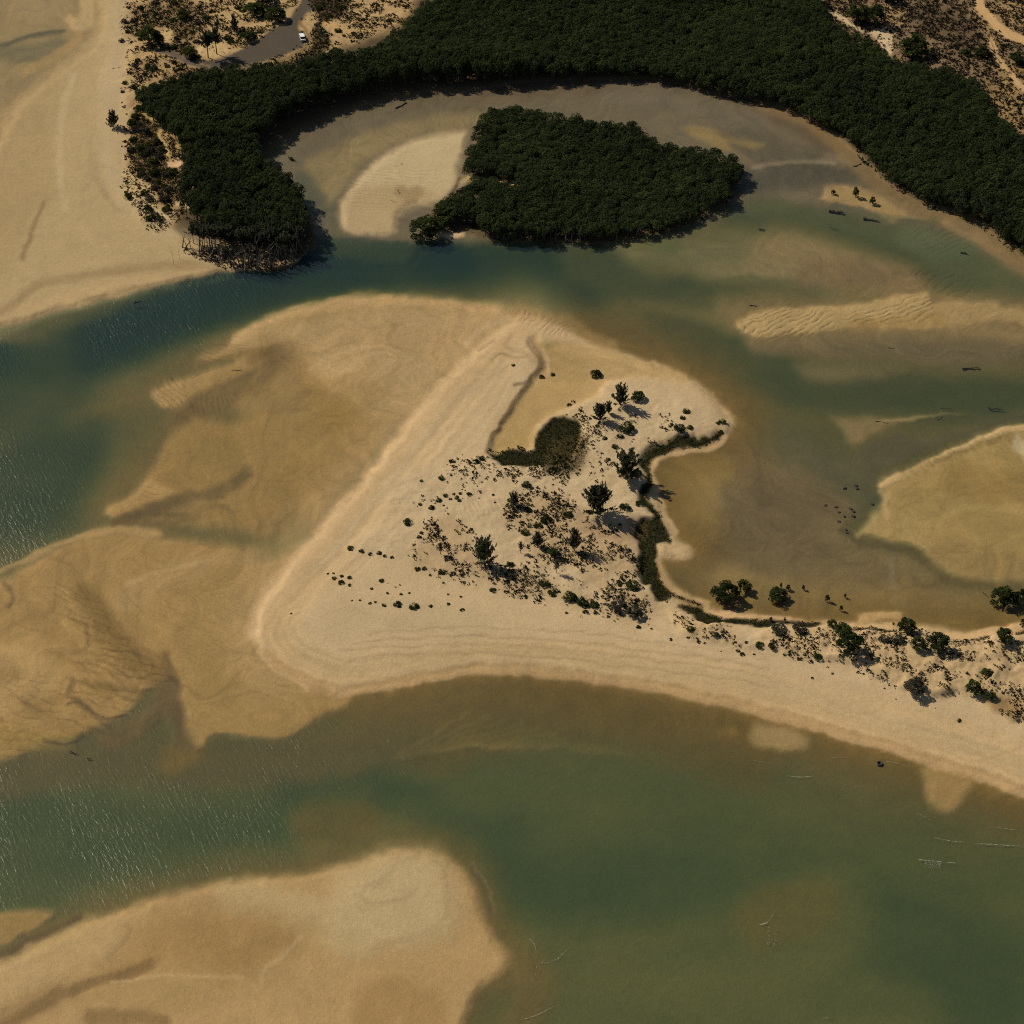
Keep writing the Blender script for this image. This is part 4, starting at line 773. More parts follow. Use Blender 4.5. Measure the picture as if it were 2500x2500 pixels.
Zb, _, _ = height(wx, wy, True)
Vw = np.stack([X.ravel(), Y.ravel(), np.zeros(X.size)], 1)
nx, ny = len(wxs), len(wys); idx = np.arange(nx * ny).reshape(ny, nx)
Fw = np.stack([idx[:-1, :-1].ravel(), idx[:-1, 1:].ravel(), idx[1:, 1:].ravel(), idx[1:, :-1].ravel()], 1)
me = mesh_np("water", Vw, Fw, water_material(), True)
dep = np.clip(-Zb, 0, 9) * (1 + .12 * fbm(X / 25, Y / 9, 91, 4)) + .18 * fbm(X / 12, Y / 6, 93, 3) * sstep(-Zb / 1.2)
attr(me, "depth", np.clip(dep, 0, 9))
link("water", me, kind="structure")


# ------------------------------------------------------------------ plant materials
def leaf_material(name, ca, cb, cc=None, tr=.25):
    m, nt, bs = nodes(name); L = nt.links.new; nt.nodes.remove(bs)
    geo = N(nt, "ShaderNodeNewGeometry").outputs["Position"]
    info = N(nt, "ShaderNodeObjectInfo")
    n = N(nt, "ShaderNodeTexNoise"); n.inputs["Scale"].default_value = .28; n.inputs["Detail"].default_value = 4; L(geo, n.inputs["Vector"])
    n2 = N(nt, "ShaderNodeTexNoise"); n2.inputs["Scale"].default_value = .035; n2.inputs["Detail"].default_value = 3; L(geo, n2.inputs["Vector"])
    f = mathn(nt, 'ADD', mathn(nt, 'MULTIPLY', n.outputs["Fac"], .8), mathn(nt, 'MULTIPLY', n2.outputs["Fac"], .8))
    f = mathn(nt, 'ADD', f, mathn(nt, 'MULTIPLY', info.outputs["Random"], .5))
    r = N(nt, "ShaderNodeValToRGB"); L(mathn(nt, 'MULTIPLY', f, .55), r.inputs[0])
    r.color_ramp.elements[0].position = .38; r.color_ramp.elements[0].color = (*ca, 1)
    r.color_ramp.elements[1].position = .78; r.color_ramp.elements[1].color = (*cb, 1)
    if cc: e = r.color_ramp.elements.new(.9); e.color = (*cc, 1)
    d = N(nt, "ShaderNodeBsdfDiffuse"); t = N(nt, "ShaderNodeBsdfTranslucent"); mx = N(nt, "ShaderNodeMixShader"); mx.inputs[0].default_value = tr
    L(r.outputs[0], d.inputs[0]); L(r.outputs[0], t.inputs[0]); L(d.outputs[0], mx.inputs[1]); L(t.outputs[0], mx.inputs[2])
    L(mx.outputs[0], nt.nodes["Material Output"].inputs["Surface"])
    return m
def plain(name, col, rough=.8, var=.25, scale=3, metal=0):
    m, nt, bs = nodes(name); L = nt.links.new
    n = N(nt, "ShaderNodeTexNoise"); n.inputs["Scale"].default_value = scale; n.inputs["Detail"].default_value = 4
    tc = N(nt, "ShaderNodeTexCoord"); L(tc.outputs["Object"], n.inputs["Vector"])
    v = N(nt, "ShaderNodeVectorMath", operation='SCALE'); v.inputs[0].default_value = col
    L(mathn(nt, 'ADD', 1 - var / 2, mathn(nt, 'MULTIPLY', n.outputs["Fac"], var)), v.inputs[3]); L(v.outputs[0], bs.inputs["Base Color"])
    bs.inputs["Roughness"].default_value = rough; bs.inputs["Metallic"].default_value = metal
    return m
M_MANG = leaf_material("mangrove_leaves", (.029, .042, .021), (.066, .086, .030), (.120, .135, .042), .42)
M_CAS = leaf_material("needle_foliage", (.050, .058, .040), (.115, .118, .070), None, .4)
M_BUSH = leaf_material("dune_bush_leaves", (.026, .038, .014), (.066, .086, .022), None, .35)
M_GREY = leaf_material("grey_bush_leaves", (.045, .045, .034), (.085, .078, .052), None, .2)
M_TUFT = leaf_material("dune_tuft_leaves", (.024, .026, .014), (.080, .078, .034), (.15, .145, .06), .3)
M_HEATH = leaf_material("heath_leaves", (.030, .026, .018), (.066, .055, .036), (.095, .080, .05), .3)
M_MAT = leaf_material("samphire_leaves", (.028, .038, .011), (.052, .058, .016), (.066, .060, .020), .35)
M_BARK = plain("bark", (.07, .055, .04)); M_DEAD = plain("bleached_wood", (.17, .14, .10), var=.5); M_LOG = plain("waterlogged_wood", (.035, .030, .024))

rng = np.random.default_rng(7)
def tube(pts, radii, k=5):
    V, F = [], []
    pts = [np.array(p, float) for p in pts]
    for i, p in enumerate(pts):
        d = pts[min(i + 1, len(pts) - 1)] - pts[max(i - 1, 0)]; d = d / (np.linalg.norm(d) + 1e-9)
        u = np.cross(d, [0.3, 1, .2]); u /= np.linalg.norm(u); v = np.cross(d, u)
        for j in range(k):
            a = 2 * math.pi * j / k; V.append(p + radii[i] * (u * math.cos(a) + v * math.sin(a)))
        if i:
            b = (i - 1) * k
            for j in range(k): F.append((b + j, b + (j + 1) % k, b + k + (j + 1) % k, b + k + j))
    b = (len(pts) - 1) * k
    for j in range(1, k - 2, 2): F.append((b, b + j, b + j + 1, b + (j + 2) % k))
    return np.array(V), F
def tubes(lst, k=5):
    V, F = [], []; o = 0
    for pts, r in lst:
        v, f = tube(pts, r, k); V.append(v); F += [tuple(q + o for q in t) for t in f]; o += len(v)
    return np.concatenate(V), np.array(F)
def leaves(C, Nn, size, aspect, rng):
    """quads centred at C, facing Nn, random roll"""
    n = len(C); R_ = rng.normal(size=(n, 3)); U = np.cross(Nn, R_); U /= np.linalg.norm(U, axis=1)[:, None] + 1e-9
    W = np.cross(Nn, U); s = size * rng.uniform(.6, 1.4, (n, 1)); U = U * s; W = W * s * aspect
    V = np.stack([C - U, C - W * .8, C + U, C + W * .8], 1).reshape(-1, 3)
    return V, np.arange(4 * n).reshape(n, 4)
def crown_lobes(lobes, per, size, rng, aspect=.8, jit=.55, shell=.72):
    Cs, Ns = [], []
    for (x, y, z, rx, ry, rz) in lobes:
        d = rng.normal(size=(per, 3)); d /= np.linalg.norm(d, axis=1)[:, None]; d[:, 2] = np.where(d[:, 2] < -.45, -d[:, 2], d[:, 2])
        r = shell + (1.06 - shell) * rng.random((per, 1)) ** .7
        Cs.append(np.array([x, y, z]) + d * r * np.array([rx, ry, rz]))
        nn = d + jit * rng.normal(size=(per, 3)); Ns.append(nn / np.linalg.norm(nn, axis=1)[:, None])
    return leaves(np.concatenate(Cs), np.concatenate(Ns), size, aspect, rng)
UP = 1.0
def mangrove(i):                                 # unit: height 1 = 6 m is applied at placing
    rng = np.random.default_rng(100 + i); lobes = [(0, 0, 4.4, 1.7, 1.7, 1.5)]
    for k in range(6):
        a = k * 1.05 + rng.uniform(-.4, .4); r = rng.uniform(.9, 1.6)
        lobes.append((r * math.cos(a), r * math.sin(a), rng.uniform(2.4, 4.6), rng.uniform(.8, 1.3), rng.uniform(.8, 1.3), rng.uniform(.8, 1.5)))
    V, F = crown_lobes(lobes, 92, .235, rng)
    tv, tf = tubes([([(0, 0, -.3), (.1, 0, 1.5), (0, .1, 3.6)], (.16, .13, .07))] + [([(0, 0, 1.4), (math.cos(a) * .6, math.sin(a) * .6, 2.4), (math.cos(a) * 1.2, math.sin(a) * 1.2, 3.4)], (.08, .06, .03)) for a in (0.5, 2.6, 4.4)])
    return mesh_np("mangrove_crown", V, F, M_MANG), mesh_np("mangrove_trunk", tv, tf, M_BARK)
def round_tree(i, mat=None):                     # bushy tree, foliage nearly to the ground, 6 m high, 6.4 m wide
    rng = np.random.default_rng(200 + i); lobes = []
    for k in range(34):
        a = rng.uniform(0, 2 * math.pi); r = 2.5 * math.sqrt(rng.random()); top = 5.3 * math.sqrt(max(.05, 1 - (r / 3.0) ** 2))
        z = top * rng.uniform(.25, 1.0) ** .7; q = rng.uniform(.5, .95); lobes.append((r * math.cos(a), r * math.sin(a), max(z, .5), q, q, q))
    V, F = crown_lobes(lobes, 66, .22, rng)
    br = [([(0, 0, -.4), (.1, 0, 1), (0, .1, 2.6)], (.22, .17, .1))]
    for a in np.arange(0, 6.2, .9): br.append(([(0, 0, .6), (math.cos(a) * 1, math.sin(a) * 1, 2), (math.cos(a) * 2, math.sin(a) * 2, 3.3)], (.11, .07, .03)))
    tv, tf = tubes(br)
    return mesh_np("tree_crown", V, F, mat or M_BUSH), mesh_np("tree_trunk", tv, tf, M_BARK)
def casuarina(i, nb=54, bare=.03, spread=1.0, den=24):          # 8 m high feathery tree with upswept plumes
    rng = np.random.default_rng(300 + i); br, C, Nn = [([(0, 0, -.4), (.08, .05, 3), (0, .1, 7.2)], (.17, .11, .03))], [], []
    for k in range(nb):
        t = k / nb; z = 8 * (bare + (.72 - bare * .5) * t); a = k * 2.4 + rng.uniform(-.5, .5)
        ln = (3.1 - 1.1 * t) * rng.uniform(.55, 1.2) * (.55 + .45 * spread); el = math.radians(rng.uniform(18, 52) + 34 * t)
        d = np.array([math.cos(a) * math.cos(el), math.sin(a) * math.cos(el), math.sin(el)]); b = np.array([0, .0, z * .9])
        e = b + d * ln + np.array([0, 0, .12 * ln * ln]); mid = b + d * ln * .5
        br.append(([b, mid, e], (.045, .03, .012)))
        s = rng.uniform(.15, 1.08, (den, 1)) ** .8; P = b + (e - b) * s + rng.normal(size=(den, 3)) * .13
        C.append(P); v = np.cross(e - b, rng.normal(size=(den, 3))); Nn.append(v / np.linalg.norm(v, axis=1)[:, None])
    C = np.concatenate(C); Nn = np.concatenate(Nn)
    # thin long sprays rising with the branch
    D = np.repeat([1.0], len(C))[:, None] * np.array([0, 0, 1.0]) * .8 + C * np.array([.16, .16, 0]) + rng.normal(size=C.shape) * .25
    D /= np.linalg.norm(D, axis=1)[:, None]; W = np.cross(D, Nn); W /= np.linalg.norm(W, axis=1)[:, None] + 1e-9
    Ls = rng.uniform(.28, .6, (len(C), 1)); V = np.stack([C - D * Ls, C - W * .15, C + D * Ls, C + W * .15], 1).reshape(-1, 3)
    tv, tf = tubes(br, 4)
    return mesh_np("plume_crown", V, np.arange(len(V)).reshape(-1, 4), M_CAS), mesh_np("limbed_trunk", tv, tf, M_BARK)
def bush(i, mat, flat=.62):                       # 2 m wide cushion
    rng = np.random.default_rng(400 + i)
    lobes = [(0, 0, .28, .9, .9, flat)] + [(.62 * math.cos(a), .62 * math.sin(a), .22, .42, .42, flat * .7) for a in rng.uniform(0, 6.28, 6)]
    V, F = crown_lobes(lobes, 110, .10, rng, jit=.7)
    tv, tf = tubes([([(0, 0, -.1), (.3 * math.cos(a), .3 * math.sin(a), .2), (.55 * math.cos(a), .55 * math.sin(a), .42)], (.035, .025, .01)) for a in (0.2, 1.7, 3.1, 4.6)], 4)
    return mesh_np("bush_foliage", V, F, mat), mesh_np("bush_stems", tv, tf, M_BARK)
def dead(i):                                      # slender bare trunk with broken stubs, 5 m
    rng = np.random.default_rng(500 + i); lx, ly = rng.uniform(-.5, .5, 2)
    t = [([(0, 0, -.4), (lx * .4, ly * .4, 2.2), (lx, ly, 4.9)], (.13, .10, .03))]; b = []
    for k in range(rng.integers(2, 6)):
        s = rng.uniform(.35, .95); a = rng.uniform(0, 6.28); q = rng.uniform(.5, 1.3)
        p = np.array([lx * s, ly * s, 4.9 * s]); b.append(([p, p + [math.cos(a) * q * .5, math.sin(a) * q * .5, q * .5], p + [math.cos(a) * q * .8, math.sin(a) * q * .8, q * 1.1]], (.05, .03, .012)))
    v, f = tubes(t, 5); v2, f2 = tubes(b, 4)
    return mesh_np("bare_branches", v2, f2, M_BARK if i % 3 else M_DEAD), mesh_np("bare_trunk", v, f, M_BARK if i % 3 else M_DEAD)
KIND = {}
KIND['mangrove'] = [mangrove(i) for i in range(6)]; KIND['round'] = [round_tree(i) for i in range(3)]
KIND['grey'] = [round_tree(9, M_GREY)]; KIND['cas'] = [casuarina(i) for i in range(4)] + [casuarina(7, 30, .3, .55, 14)]
KIND['grove'] = [casuarina(20 + i, 34, .45, .75, 16) for i in range(3)]
KIND['bush'] = [bush(i, M_BUSH) for i in range(4)]; KIND['gbush'] = [bush(8, M_GREY, .8)]; KIND['dead'] = [dead(i) for i in range(6)]
BASEH = {'mangrove': 6., 'round': 6., 'grey': 6., 'cas': 8.4, 'grove': 8.4, 'bush': 1.0, 'gbush': 1.1, 'dead': 5.}
BASEW = {'mangrove': 5., 'round': 6.4, 'grey': 6.4, 'cas': 4.6, 'grove': 3.6, 'bush': 2.1, 'gbush': 2.1, 'dead': 1.4}
PARTS = {'bush': ('foliage', 'stems'), 'gbush': ('foliage', 'stems'), 'dead': ('branches', 'trunk')}
count = [0]
def plant(kind, name, label, cat, x, y, z, h, w, group=None, rot=None, tilt=(0, 0), var=None):
    r = random.Random(count[0] * 7 + 3); count[0] += 1
    vs = KIND[kind]; cr, tk = vs[(r.randrange(len(vs)) if var is None else var)]
    root = bpy.data.objects.new(name, None); COL.objects.link(root); root.empty_display_size = .3
    root.location = (x, y, z); root.rotation_euler = (tilt[0], tilt[1], r.uniform(0, 6.28) if rot is None else rot)
    sx = w / BASEW[kind]; root.scale = (sx, sx, h / BASEH[kind])
    root['label'] = label; root['category'] = cat
    if group: root['group'] = group
    a, b = PARTS.get(kind, ('crown', 'trunk'))
    link(a, cr, root); link(b, tk, root)
    return root
def at(kind, name, label, cat, tag, bx, by, hpx, wpx, group=None, **kw):
    """stand a plant at the traced foot (bx, by), as tall and wide as traced"""
    s = TAGS[tag][2]; px, py = T1(tag, bx, by); x, y, z = ground_z(px, py); m = ppm(py)
    dep = math.atan2(HC, math.hypot(x, y)); w = wpx * s / m
    if kind in ('round', 'grey') and wpx > 45:   # mounds: part of what shows is their depth
        h = max(.5 * w, (hpx - .42 * wpx) * s / (m * math.cos(dep))); x, y, z = ground_z(px, py - .22 * wpx * s)
    else: h = hpx * s / (m * math.cos(dep))
    return plant(kind, name, label, cat, x, y, z - .05, h, w, group, **kw)
def cushion(kind, name, label, cat, tag, cx, cy, rpx, group=None, **kw):
    s = TAGS[tag][2]; m = ppm(T1(tag, cx, cy)[1]); w = 2 * rpx * s / m; h = w * kw.pop('hw', .5)
    px, py = T1(tag, cx, cy); x, y, z = ground_z(px, py + .2 * rpx * s)
    return plant(kind, name, label, cat, x, y, z - .04, h, w, group, **kw)

# --- trees of the spit, one by one
for a in [
  ('cas', 'feathery tree with upswept plumes, northernmost on the spit, its shadow long across bare sand', 'E', 1122, 335, 130, 105, 0),
  ('cas', 'loose feathery tree left of the northernmost plumed tree', 'E', 1000, 425, 115, 90, 1),
  ('cas', 'short plumed sapling pressed against the loose feathery tree', 'E', 1052, 385, 80, 50, 2),
  ('round', 'small bushy tree just right of the northernmost plumed tree', 'E', 1225, 322, 64, 100, 0),
  ('cas', 'tall dark spreading tree beside the narrow green mat, shadow crossing onto the tan shallows', 'E', 1158, 765, 158, 195, 3),
  ('cas', 'largest dark tree of the spit, with black shadow lying right across to the green mat', 'E', 985, 975, 190, 180, 1),
  ('cas', 'small spiky tree standing alone in the bare western dunes', 'E', 492, 925, 82, 74, 0),
  ('cas', 'broad pointed tree in the middle of the western tufts, shadow running down right', 'E', 318, 1275, 175, 128, 1),
  ('cas', 'slender greyish tree with long soft shadow amid the eastern tufts', 'E', 850, 1192, 140, 88, 2),
  ('cas', 'narrow spiky tree right of the round dark cushion bush', 'E', 635, 1172, 96, 66, 0),
  ('cas', 'very small ragged tree left of the narrow spiky tree', 'E', 535, 1208, 72, 52, 4),
  ('round', 'bright green rounded small tree below the narrow spiky tree', 'E', 730, 1240, 70, 84, 1),
  ('cas', 'leaning dark tree with forked shadow in the southern tufts', 'E', 745, 1325, 86, 62, 4),
  ('cas', 'dark spiky sapling at the western rim of the tufts', 'E', 62, 1215, 74, 60, 4)]:
    at(a[0], 'casuarina_tree' if a[0] == 'cas' else 'shore_tree', a[1], 'tree', *a[2:7], var=a[7])
for a in [
  ('round', 'great bushy tree at the edge of the enclosed lagoon, left of the smaller round tree', 'Z6', 520, 560, 300, 330, 0),
  ('round', 'dark lobe of a tree growing against the right flank of the great bushy tree', 'Z6', 710, 440, 190, 190, 1),
  ('round', 'low wide dark tree standing on wet sand right of the great bushy tree', 'Z6', 1060, 545, 140, 260, 2),
  ('round', 'tall dense tree at the left end of the tree cluster on the back dune', 'Z6', 1640, 800, 115, 130, 0),
  ('round', 'broad deep green tree in front of the back dune, its black shadow to the right', 'Z7', 110, 960, 320, 330, 1),
  ('round', 'smaller dark tree behind the broad deep green tree', 'Z7', 30, 760, 170, 230, 2),
  ('round', 'round tree by the pale sand rim of the lagoon, highest of three joined crowns', 'Z7', 700, 740, 210, 240, 0),
  ('round', 'left one of the two crowns below the lagoon-rim tree', 'Z7', 810, 905, 180, 190, 1),
  ('round', 'large round tree with bumpy crown, right of its joined twin', 'Z7', 1030, 930, 260, 290, 2),
  ('round', 'dense black-green tree standing in the shallows at the right edge', 'Z7', 1700, 460, 280, 300, 0),
  ('round', 'tree crown cut by the right edge, joined to the black-green shallows tree', 'Z7', 1880, 450, 240, 200, 1),
  ('round', 'green tree on the narrow sand rim near the right edge', 'Z7', 1715, 845, 210, 230, 2),
  ('round', 'upright green tree on the open dune slope, lower right', 'Z7', 1395, 1370, 200, 200, 0),
  ('round', 'small bushy tree above the upright green tree', 'Z7', 1535, 1165, 100, 130, 1),
  ('round', 'low dark tree at the foot of the upright green tree', 'Z7', 1575, 1420, 110, 150, 2),
  ('round', 'cropped tree at the right edge over the muddy inlet', 'Z7', 1925, 660, 120, 90, 0)]:
    at(a[0], 'shore_tree', a[1], 'tree', *a[2:7], var=a[7])
for lb, tg, bx, by, h, w in [
  ('grey-green bush on the dune front, with root mat spilling towards the beach', 'Z7', 780, 1370, 230, 250),
  ('dull grey bush at the southern corner of the spit vegetation', 'E', 1200, 1595, 90, 105),
  ('greyish scrub bush left of the southern corner bush', 'E', 1110, 1560, 60, 110)]:
    at('grey', 'grey_bush', lb, 'bush', tg, bx, by, h, w)
for lb, tg, bx, by, h, w, k in [
  ('tiny tree with knobbly top, upper of the pair right of the low wide dark tree', 'Z6', 1100, 370, 60, 34, 'round'),
  ('small knobbly tree beside the upper tiny one, with a club shaped shadow', 'Z6', 1175, 400, 78, 58, 'round'),
  ('faint sapling on the wet sand between two pairs of small trees', 'Z6', 1335, 385, 52, 40, 'round'),
  ('knobbly lollipop tree casting a detached shadow on wet sand', 'Z6', 1585, 520, 96, 56, 'round'),
  ('rightmost tiny tree on the wet lagoon sand', 'Z6', 1772, 470, 46, 34, 'round'),
  ('tiny dark tree closest to the back dune on the wet sand', 'Z6', 1730, 605, 60, 42, 'round'),
  ('pale thin sapling on the sand strip, left of its twin', 'Z6', 995, 715, 44, 44, 'round'),
  ('pale thin sapling on the sand strip, right of its twin', 'Z6', 1142, 720, 46, 34, 'round'),
  ('lone frond-topped tree on the open left beach', 'A1', 630, 705, 96, 74, 'cas'),
  ('seedling on the grey mud near the lagoon mouth', 'Z2', 1610, 522, 44, 46, 'round'),
  ('small shore tree on the islet, its westernmost', 'A3', 872, 1078, 26, 30, 'round'),
  ('tallest small tree on the crest of the islet', 'A3', 997, 1092, 56, 44, 'round'),
  ('small bushy tree at the eastern end of the islet trees', 'A3', 1090, 1132, 40, 42, 'round')]:
    at(k, 'small_tree', lb, 'tree', tg, bx, by, h, w, var=0)
for lb, tg, bx, by, h, w, k, v in [
  ('spreading dark tree on the dune beside the left beach, trunk showing below the crown', 'Z1', 370, 385, 215, 200, 'round', 0),
  ('dense tree touching the right side of the spreading dune tree', 'Z1', 440, 380, 160, 120, 'round', 1),
  ('thin leaning tree with bare forked stem by the car park entrance', 'Z1', 832, 455, 200, 120, 'grove', 0),
  ('upright tree right of the leaning one at the car park entrance', 'Z1', 900, 425, 200, 110, 'grove', 1),
  ('dark low tree left of the leaning tree by the sandy track', 'Z1', 690, 480, 110, 160, 'round', 2),
  ('pointed dark tree alone on the sand above the car park', 'Z1', 1040, 245, 140, 66, 'cas', 0),
  ('large dark tree overhanging the road bend', 'Z1', 1360, 190, 170, 190, 'round', 0),
  ('dark tree left of the one overhanging the road bend', 'Z1', 1200, 150, 170, 200, 'round', 1),
  ('tall dark tree at the top edge above the road bend', 'Z1', 1270, 60, 160, 220, 'round', 2),
  ('small rounded tree just below the pointed one above the car park', 'Z1', 1095, 265, 70, 80, 'round', 1),
  ('low dark tree lying along the upper kerb of the car park', 'Z1', 1140, 345, 70, 150, 'round', 2),
  ('tree in the scrub near the top edge, left of the road', 'Z1', 640, 170, 120, 130, 'round', 0),
  ('broad dark tree standing clear in the heath above the mangroves', 'Z3', 760, 640, 340, 360, 'round', 1),
  ('dark tree clump by the pale sand path, left one', 'Z3', 190, 290, 300, 280, 'round', 2),
  ('dark tree clump by the pale sand path, right one', 'Z3', 370, 310, 300, 250, 'round', 0),
  ('large dark tree at the top edge beside the heath', 'Z3', 500, 60, 260, 260, 'round', 1),
  ('isolated dark tree in the heath left of the wheel tracks', 'Z3', 1490, 620, 150, 190, 'round', 0),
  ('smaller dark tree left of the isolated heath tree', 'Z3', 1320, 600, 90, 140, 'round', 1),
  ('dark tree right of the wheel tracks near the right edge', 'Z3', 1850, 710, 150, 230, 'round', 2)]:
    at(k, 'dune_tree' if tg == 'Z1' else 'heath_tree', lb, 'tree', tg, bx, by, h, w, var=v)

# --- round bushes one can point to
for lb, tg, cx, cy, r in [
  ('glossy dark green cushion bush below the two northern plumed trees', 'E', 1158, 465, 50),
  ('dark bush by itself on the northeast sand tip', 'E', 1510, 370, 24),
  ('small dark bush between the lone tip bush and the green double bush', 'E', 1488, 408, 18),
  ('dark green bush at the head of the curving green mat', 'E', 1472, 470, 37),
  ('small bush touching the right of the one above the curving mat', 'E', 1530, 465, 20),
  ('round bush at the very eastern point of the spit', 'E', 1722, 430, 24),
  ('bush just under the easternmost round bush', 'E', 1712, 492, 18),
  ('small bush left of the easternmost round bush', 'E', 1694, 440, 13),
  ('bright green round bush in the sand right of the largest tree', 'E', 1148, 938, 36),
  ('smaller green bush right of the bright green round bush', 'E', 1232, 915, 26),
  ('green round bush on the tufty slope left of the largest tree', 'E', 812, 980, 29),
  ('oval dark cushion bush on the western tufts', 'E', 560, 1082, 29),
  ('little purple-dark bush below the loose feathery tree', 'E', 985, 458, 15),
  ('round green bush right of the broad pointed tree', 'E', 474, 1276, 25),
  ('dark oval bush on the open sand south of the tufts', 'E', 370, 1426, 22),
  ('green bush at the left end of the southern green strip', 'E', 672, 1382, 34),
  ('dark bush right of the small spiky western tree', 'E', 585, 955, 20),
  ('sprawling green bush in the middle of the tufts', 'E', 685, 1005, 40),
  ('dark bush under the sprawling green bush', 'E', 640, 1050, 26),
  ('green creeping bush, first of the southern strip', 'E', 720, 1440, 30),
  ('green creeping bush, second of the southern strip', 'E', 820, 1462, 44),
  ('green creeping bush, third of the southern strip', 'E', 900, 1495, 38),
  ('green creeping bush, last of the southern strip', 'E', 965, 1510, 30),
  ('dark bush left of the tall spreading tree', 'E', 1048, 655, 16),
  ('dark bush at the right foot of the tall spreading tree', 'E', 1215, 735, 34),
  ('dark bush above the tall spreading tree', 'E', 1090, 578, 22),
  ('dark bush on the sand between dune mat and northern trees', 'E', 1028, 530, 18),
  ('slim dark bush above the western end of the curving mat', 'E', 1120, 515, 22),
  ('brown-green bush south of the brown grass patch', 'Z4', 1380, 640, 62),
  ('small dark bush at the far left of the dotted row', 'Z4', 125, 872, 26),
  ('bush at the right end of the dotted row of bushes', 'Z4', 700, 752, 34),
  ('twin-lobed bush in the dotted row', 'Z4', 425, 770, 34),
  ('bush at the low end of the dotted row', 'Z4', 255, 910, 40),
  ('pale-edged bush on the bare western sand', 'Z4', 375, 560, 40),
  ('dark bush at the tail of the brown grass patch', 'Z4', 850, 330, 40),
  ('dark bush in the cluster below the grass patch tail', 'Z4', 810, 372, 34),
  ('black round bush at the upper left rim of the tufts', 'Z4', 112, 1258, 32),
  ('round bush above the black one at the tufts rim', 'Z4', 140, 1210, 26),
  ('dark bush left in the tufty patch with yellow grass', 'Z4', 275, 1100, 34),
  ('dark bush in the back dune scrub near its western end', 'Z6', 415, 850, 38),
  ('bush lying against the back dune foot at its west', 'Z6', 150, 795, 44),
  ('small bush on the sand below the western back dune', 'Z6', 740, 935, 22),
  ('dark ground bush on the beach under the western back dune', 'Z6', 695, 1060, 30),
  ('dark flat bush alone on the beach below the back dune', 'Z6', 1430, 1310, 18),
  ('dark flat bush alone on the beach at lower right', 'Z7', 1248, 1622, 27),
  ('dark bush at the lower corner of the scrub hummock', 'Z6', 1490, 1085, 48),
  ('dark bush inside the scrub hummock, left part', 'Z6', 880, 960, 50),
  ('dark bush inside the scrub hummock, centre part', 'Z6', 1010, 970, 48),
  ('olive bush on the crest of the back dune', 'Z6', 1080, 800, 95),
  ('dark mounded bush on the crest right of the olive bush', 'Z6', 1300, 790, 85),
  ('grey-olive bush between the tree cluster and the joined crowns', 'Z7', 600, 780, 80),
  ('grey-olive bush left of the other one between tree groups', 'Z7', 470, 770, 70),
  ('dark small tuft bush above the brown grass patch', 'E', 820, 335, 17),
  ('sparse creeping bush on the open sand north of the grass patch', 'B2', 1430, 200, 36),
  ('low creeping bush at the bend of the sand scarp', 'B2', 1130, 215, 18),
  ('tiny dark bush right of the scarp-bend creeper', 'B2', 1190, 202, 15),
  ('tiny bush on the pale sand left of the scarp channel', 'B2', 972, 150, 12),
  ('dark bush on the southern sand right of the corner bush', 'E', 1228, 1642, 16),
  ('tiny bush on the beach further right of the corner bush', 'B2', 1845, 1672, 12),
  ('dark spreading bush at the lower tip of the green mat', 'E', 1195, 1395, 44),
  ('dark bush left of the lower tip of the green mat', 'E', 1110, 1385, 28),
  ('small dark bush by the spiky clump west of the dunes', 'B2', 390, 1020, 30),
  ('dark bush above the west end of the two tuft rows', 'B2', 70, 1165, 20)]:
    k = 'gbush' if 'olive' in lb else 'bush'
    cushion(k, 'dune_bush', lb, 'bush', tg, cx, cy, r, hw=.42)
GRP = 'low dark plants scattered on the bare beach'
for tg, pts in [('B2', [(20, 1320, 12), (66, 1328, 15), (18, 1356, 20), (66, 1370, 12), (186, 1390, 10), (242, 1345, 16), (276, 1414, 10), (176, 1470, 11), (208, 1464, 9), (256, 1481, 14), (330, 1476, 26), (420, 1486, 30), (514, 1487, 13), (612, 1475, 12),
                        (612, 1422, 8), (682, 1435, 9), (690, 1508, 15), (122, 1454, 8), (78, 1456, 6), (350, 1420, 10), (395, 1414, 8), (130, 1180, 16), (180, 1198, 14), (228, 1192, 16), (260, 1208, 12), (300, 1216, 12), (440, 1280, 18), (480, 1278, 16),
                        (575, 1295, 22), (640, 1305, 16), (1268, 1525, 10), (1372, 1518, 16), (1430, 1524, 14), (1668, 1602, 12), (1740, 1612, 8)]),
                ('B1', [(1854, 1332, 15), (1898, 1320, 9), (1850, 1306, 9), (1820, 1308, 8), (1616, 1528, 7)]),
                ('Z6', [(240, 930, 24), (305, 944, 18), (650, 1020, 26), (820, 1058, 16), (670, 965, 20), (130, 880, 22), (475, 1030, 10), (1140, 1055, 20), (1185, 1062, 16), (1350, 1062, 22), (1420, 1130, 18), (1315, 1110, 24), (1640, 1262, 16)]),
                ('Z7', [(250, 1135, 14), (325, 1105, 12), (490, 1190, 13), (470, 1288, 13), (310, 1155, 11), (590, 1402, 9), (980, 1436, 9), (1005, 1497, 9)]),
                ('Z4', [(620, 700, 12), (655, 712, 11), (550, 790, 34), (480, 812, 24), (600, 745, 24), (590, 828, 30), (340, 825, 40), (403, 888, 18), (520, 752, 22), (1428, 722, 18), (1690, 640, 16), (1230, 600, 22), (795, 660, 12), (1295, 762, 18), (1335, 815, 18),
                        (985, 762, 20), (1005, 850, 16), (140, 595, 24), (487, 530, 18)]),
                ('Z8', [(95, 80, 0.1)])]:
    for x, y, r in pts:
        if r > 1: cushion('bush', 'beach_plant', 'low dark cushion plant scattered on the bare pale sand of the spit', 'plant', tg, x, y, r, GRP, hw=.38)
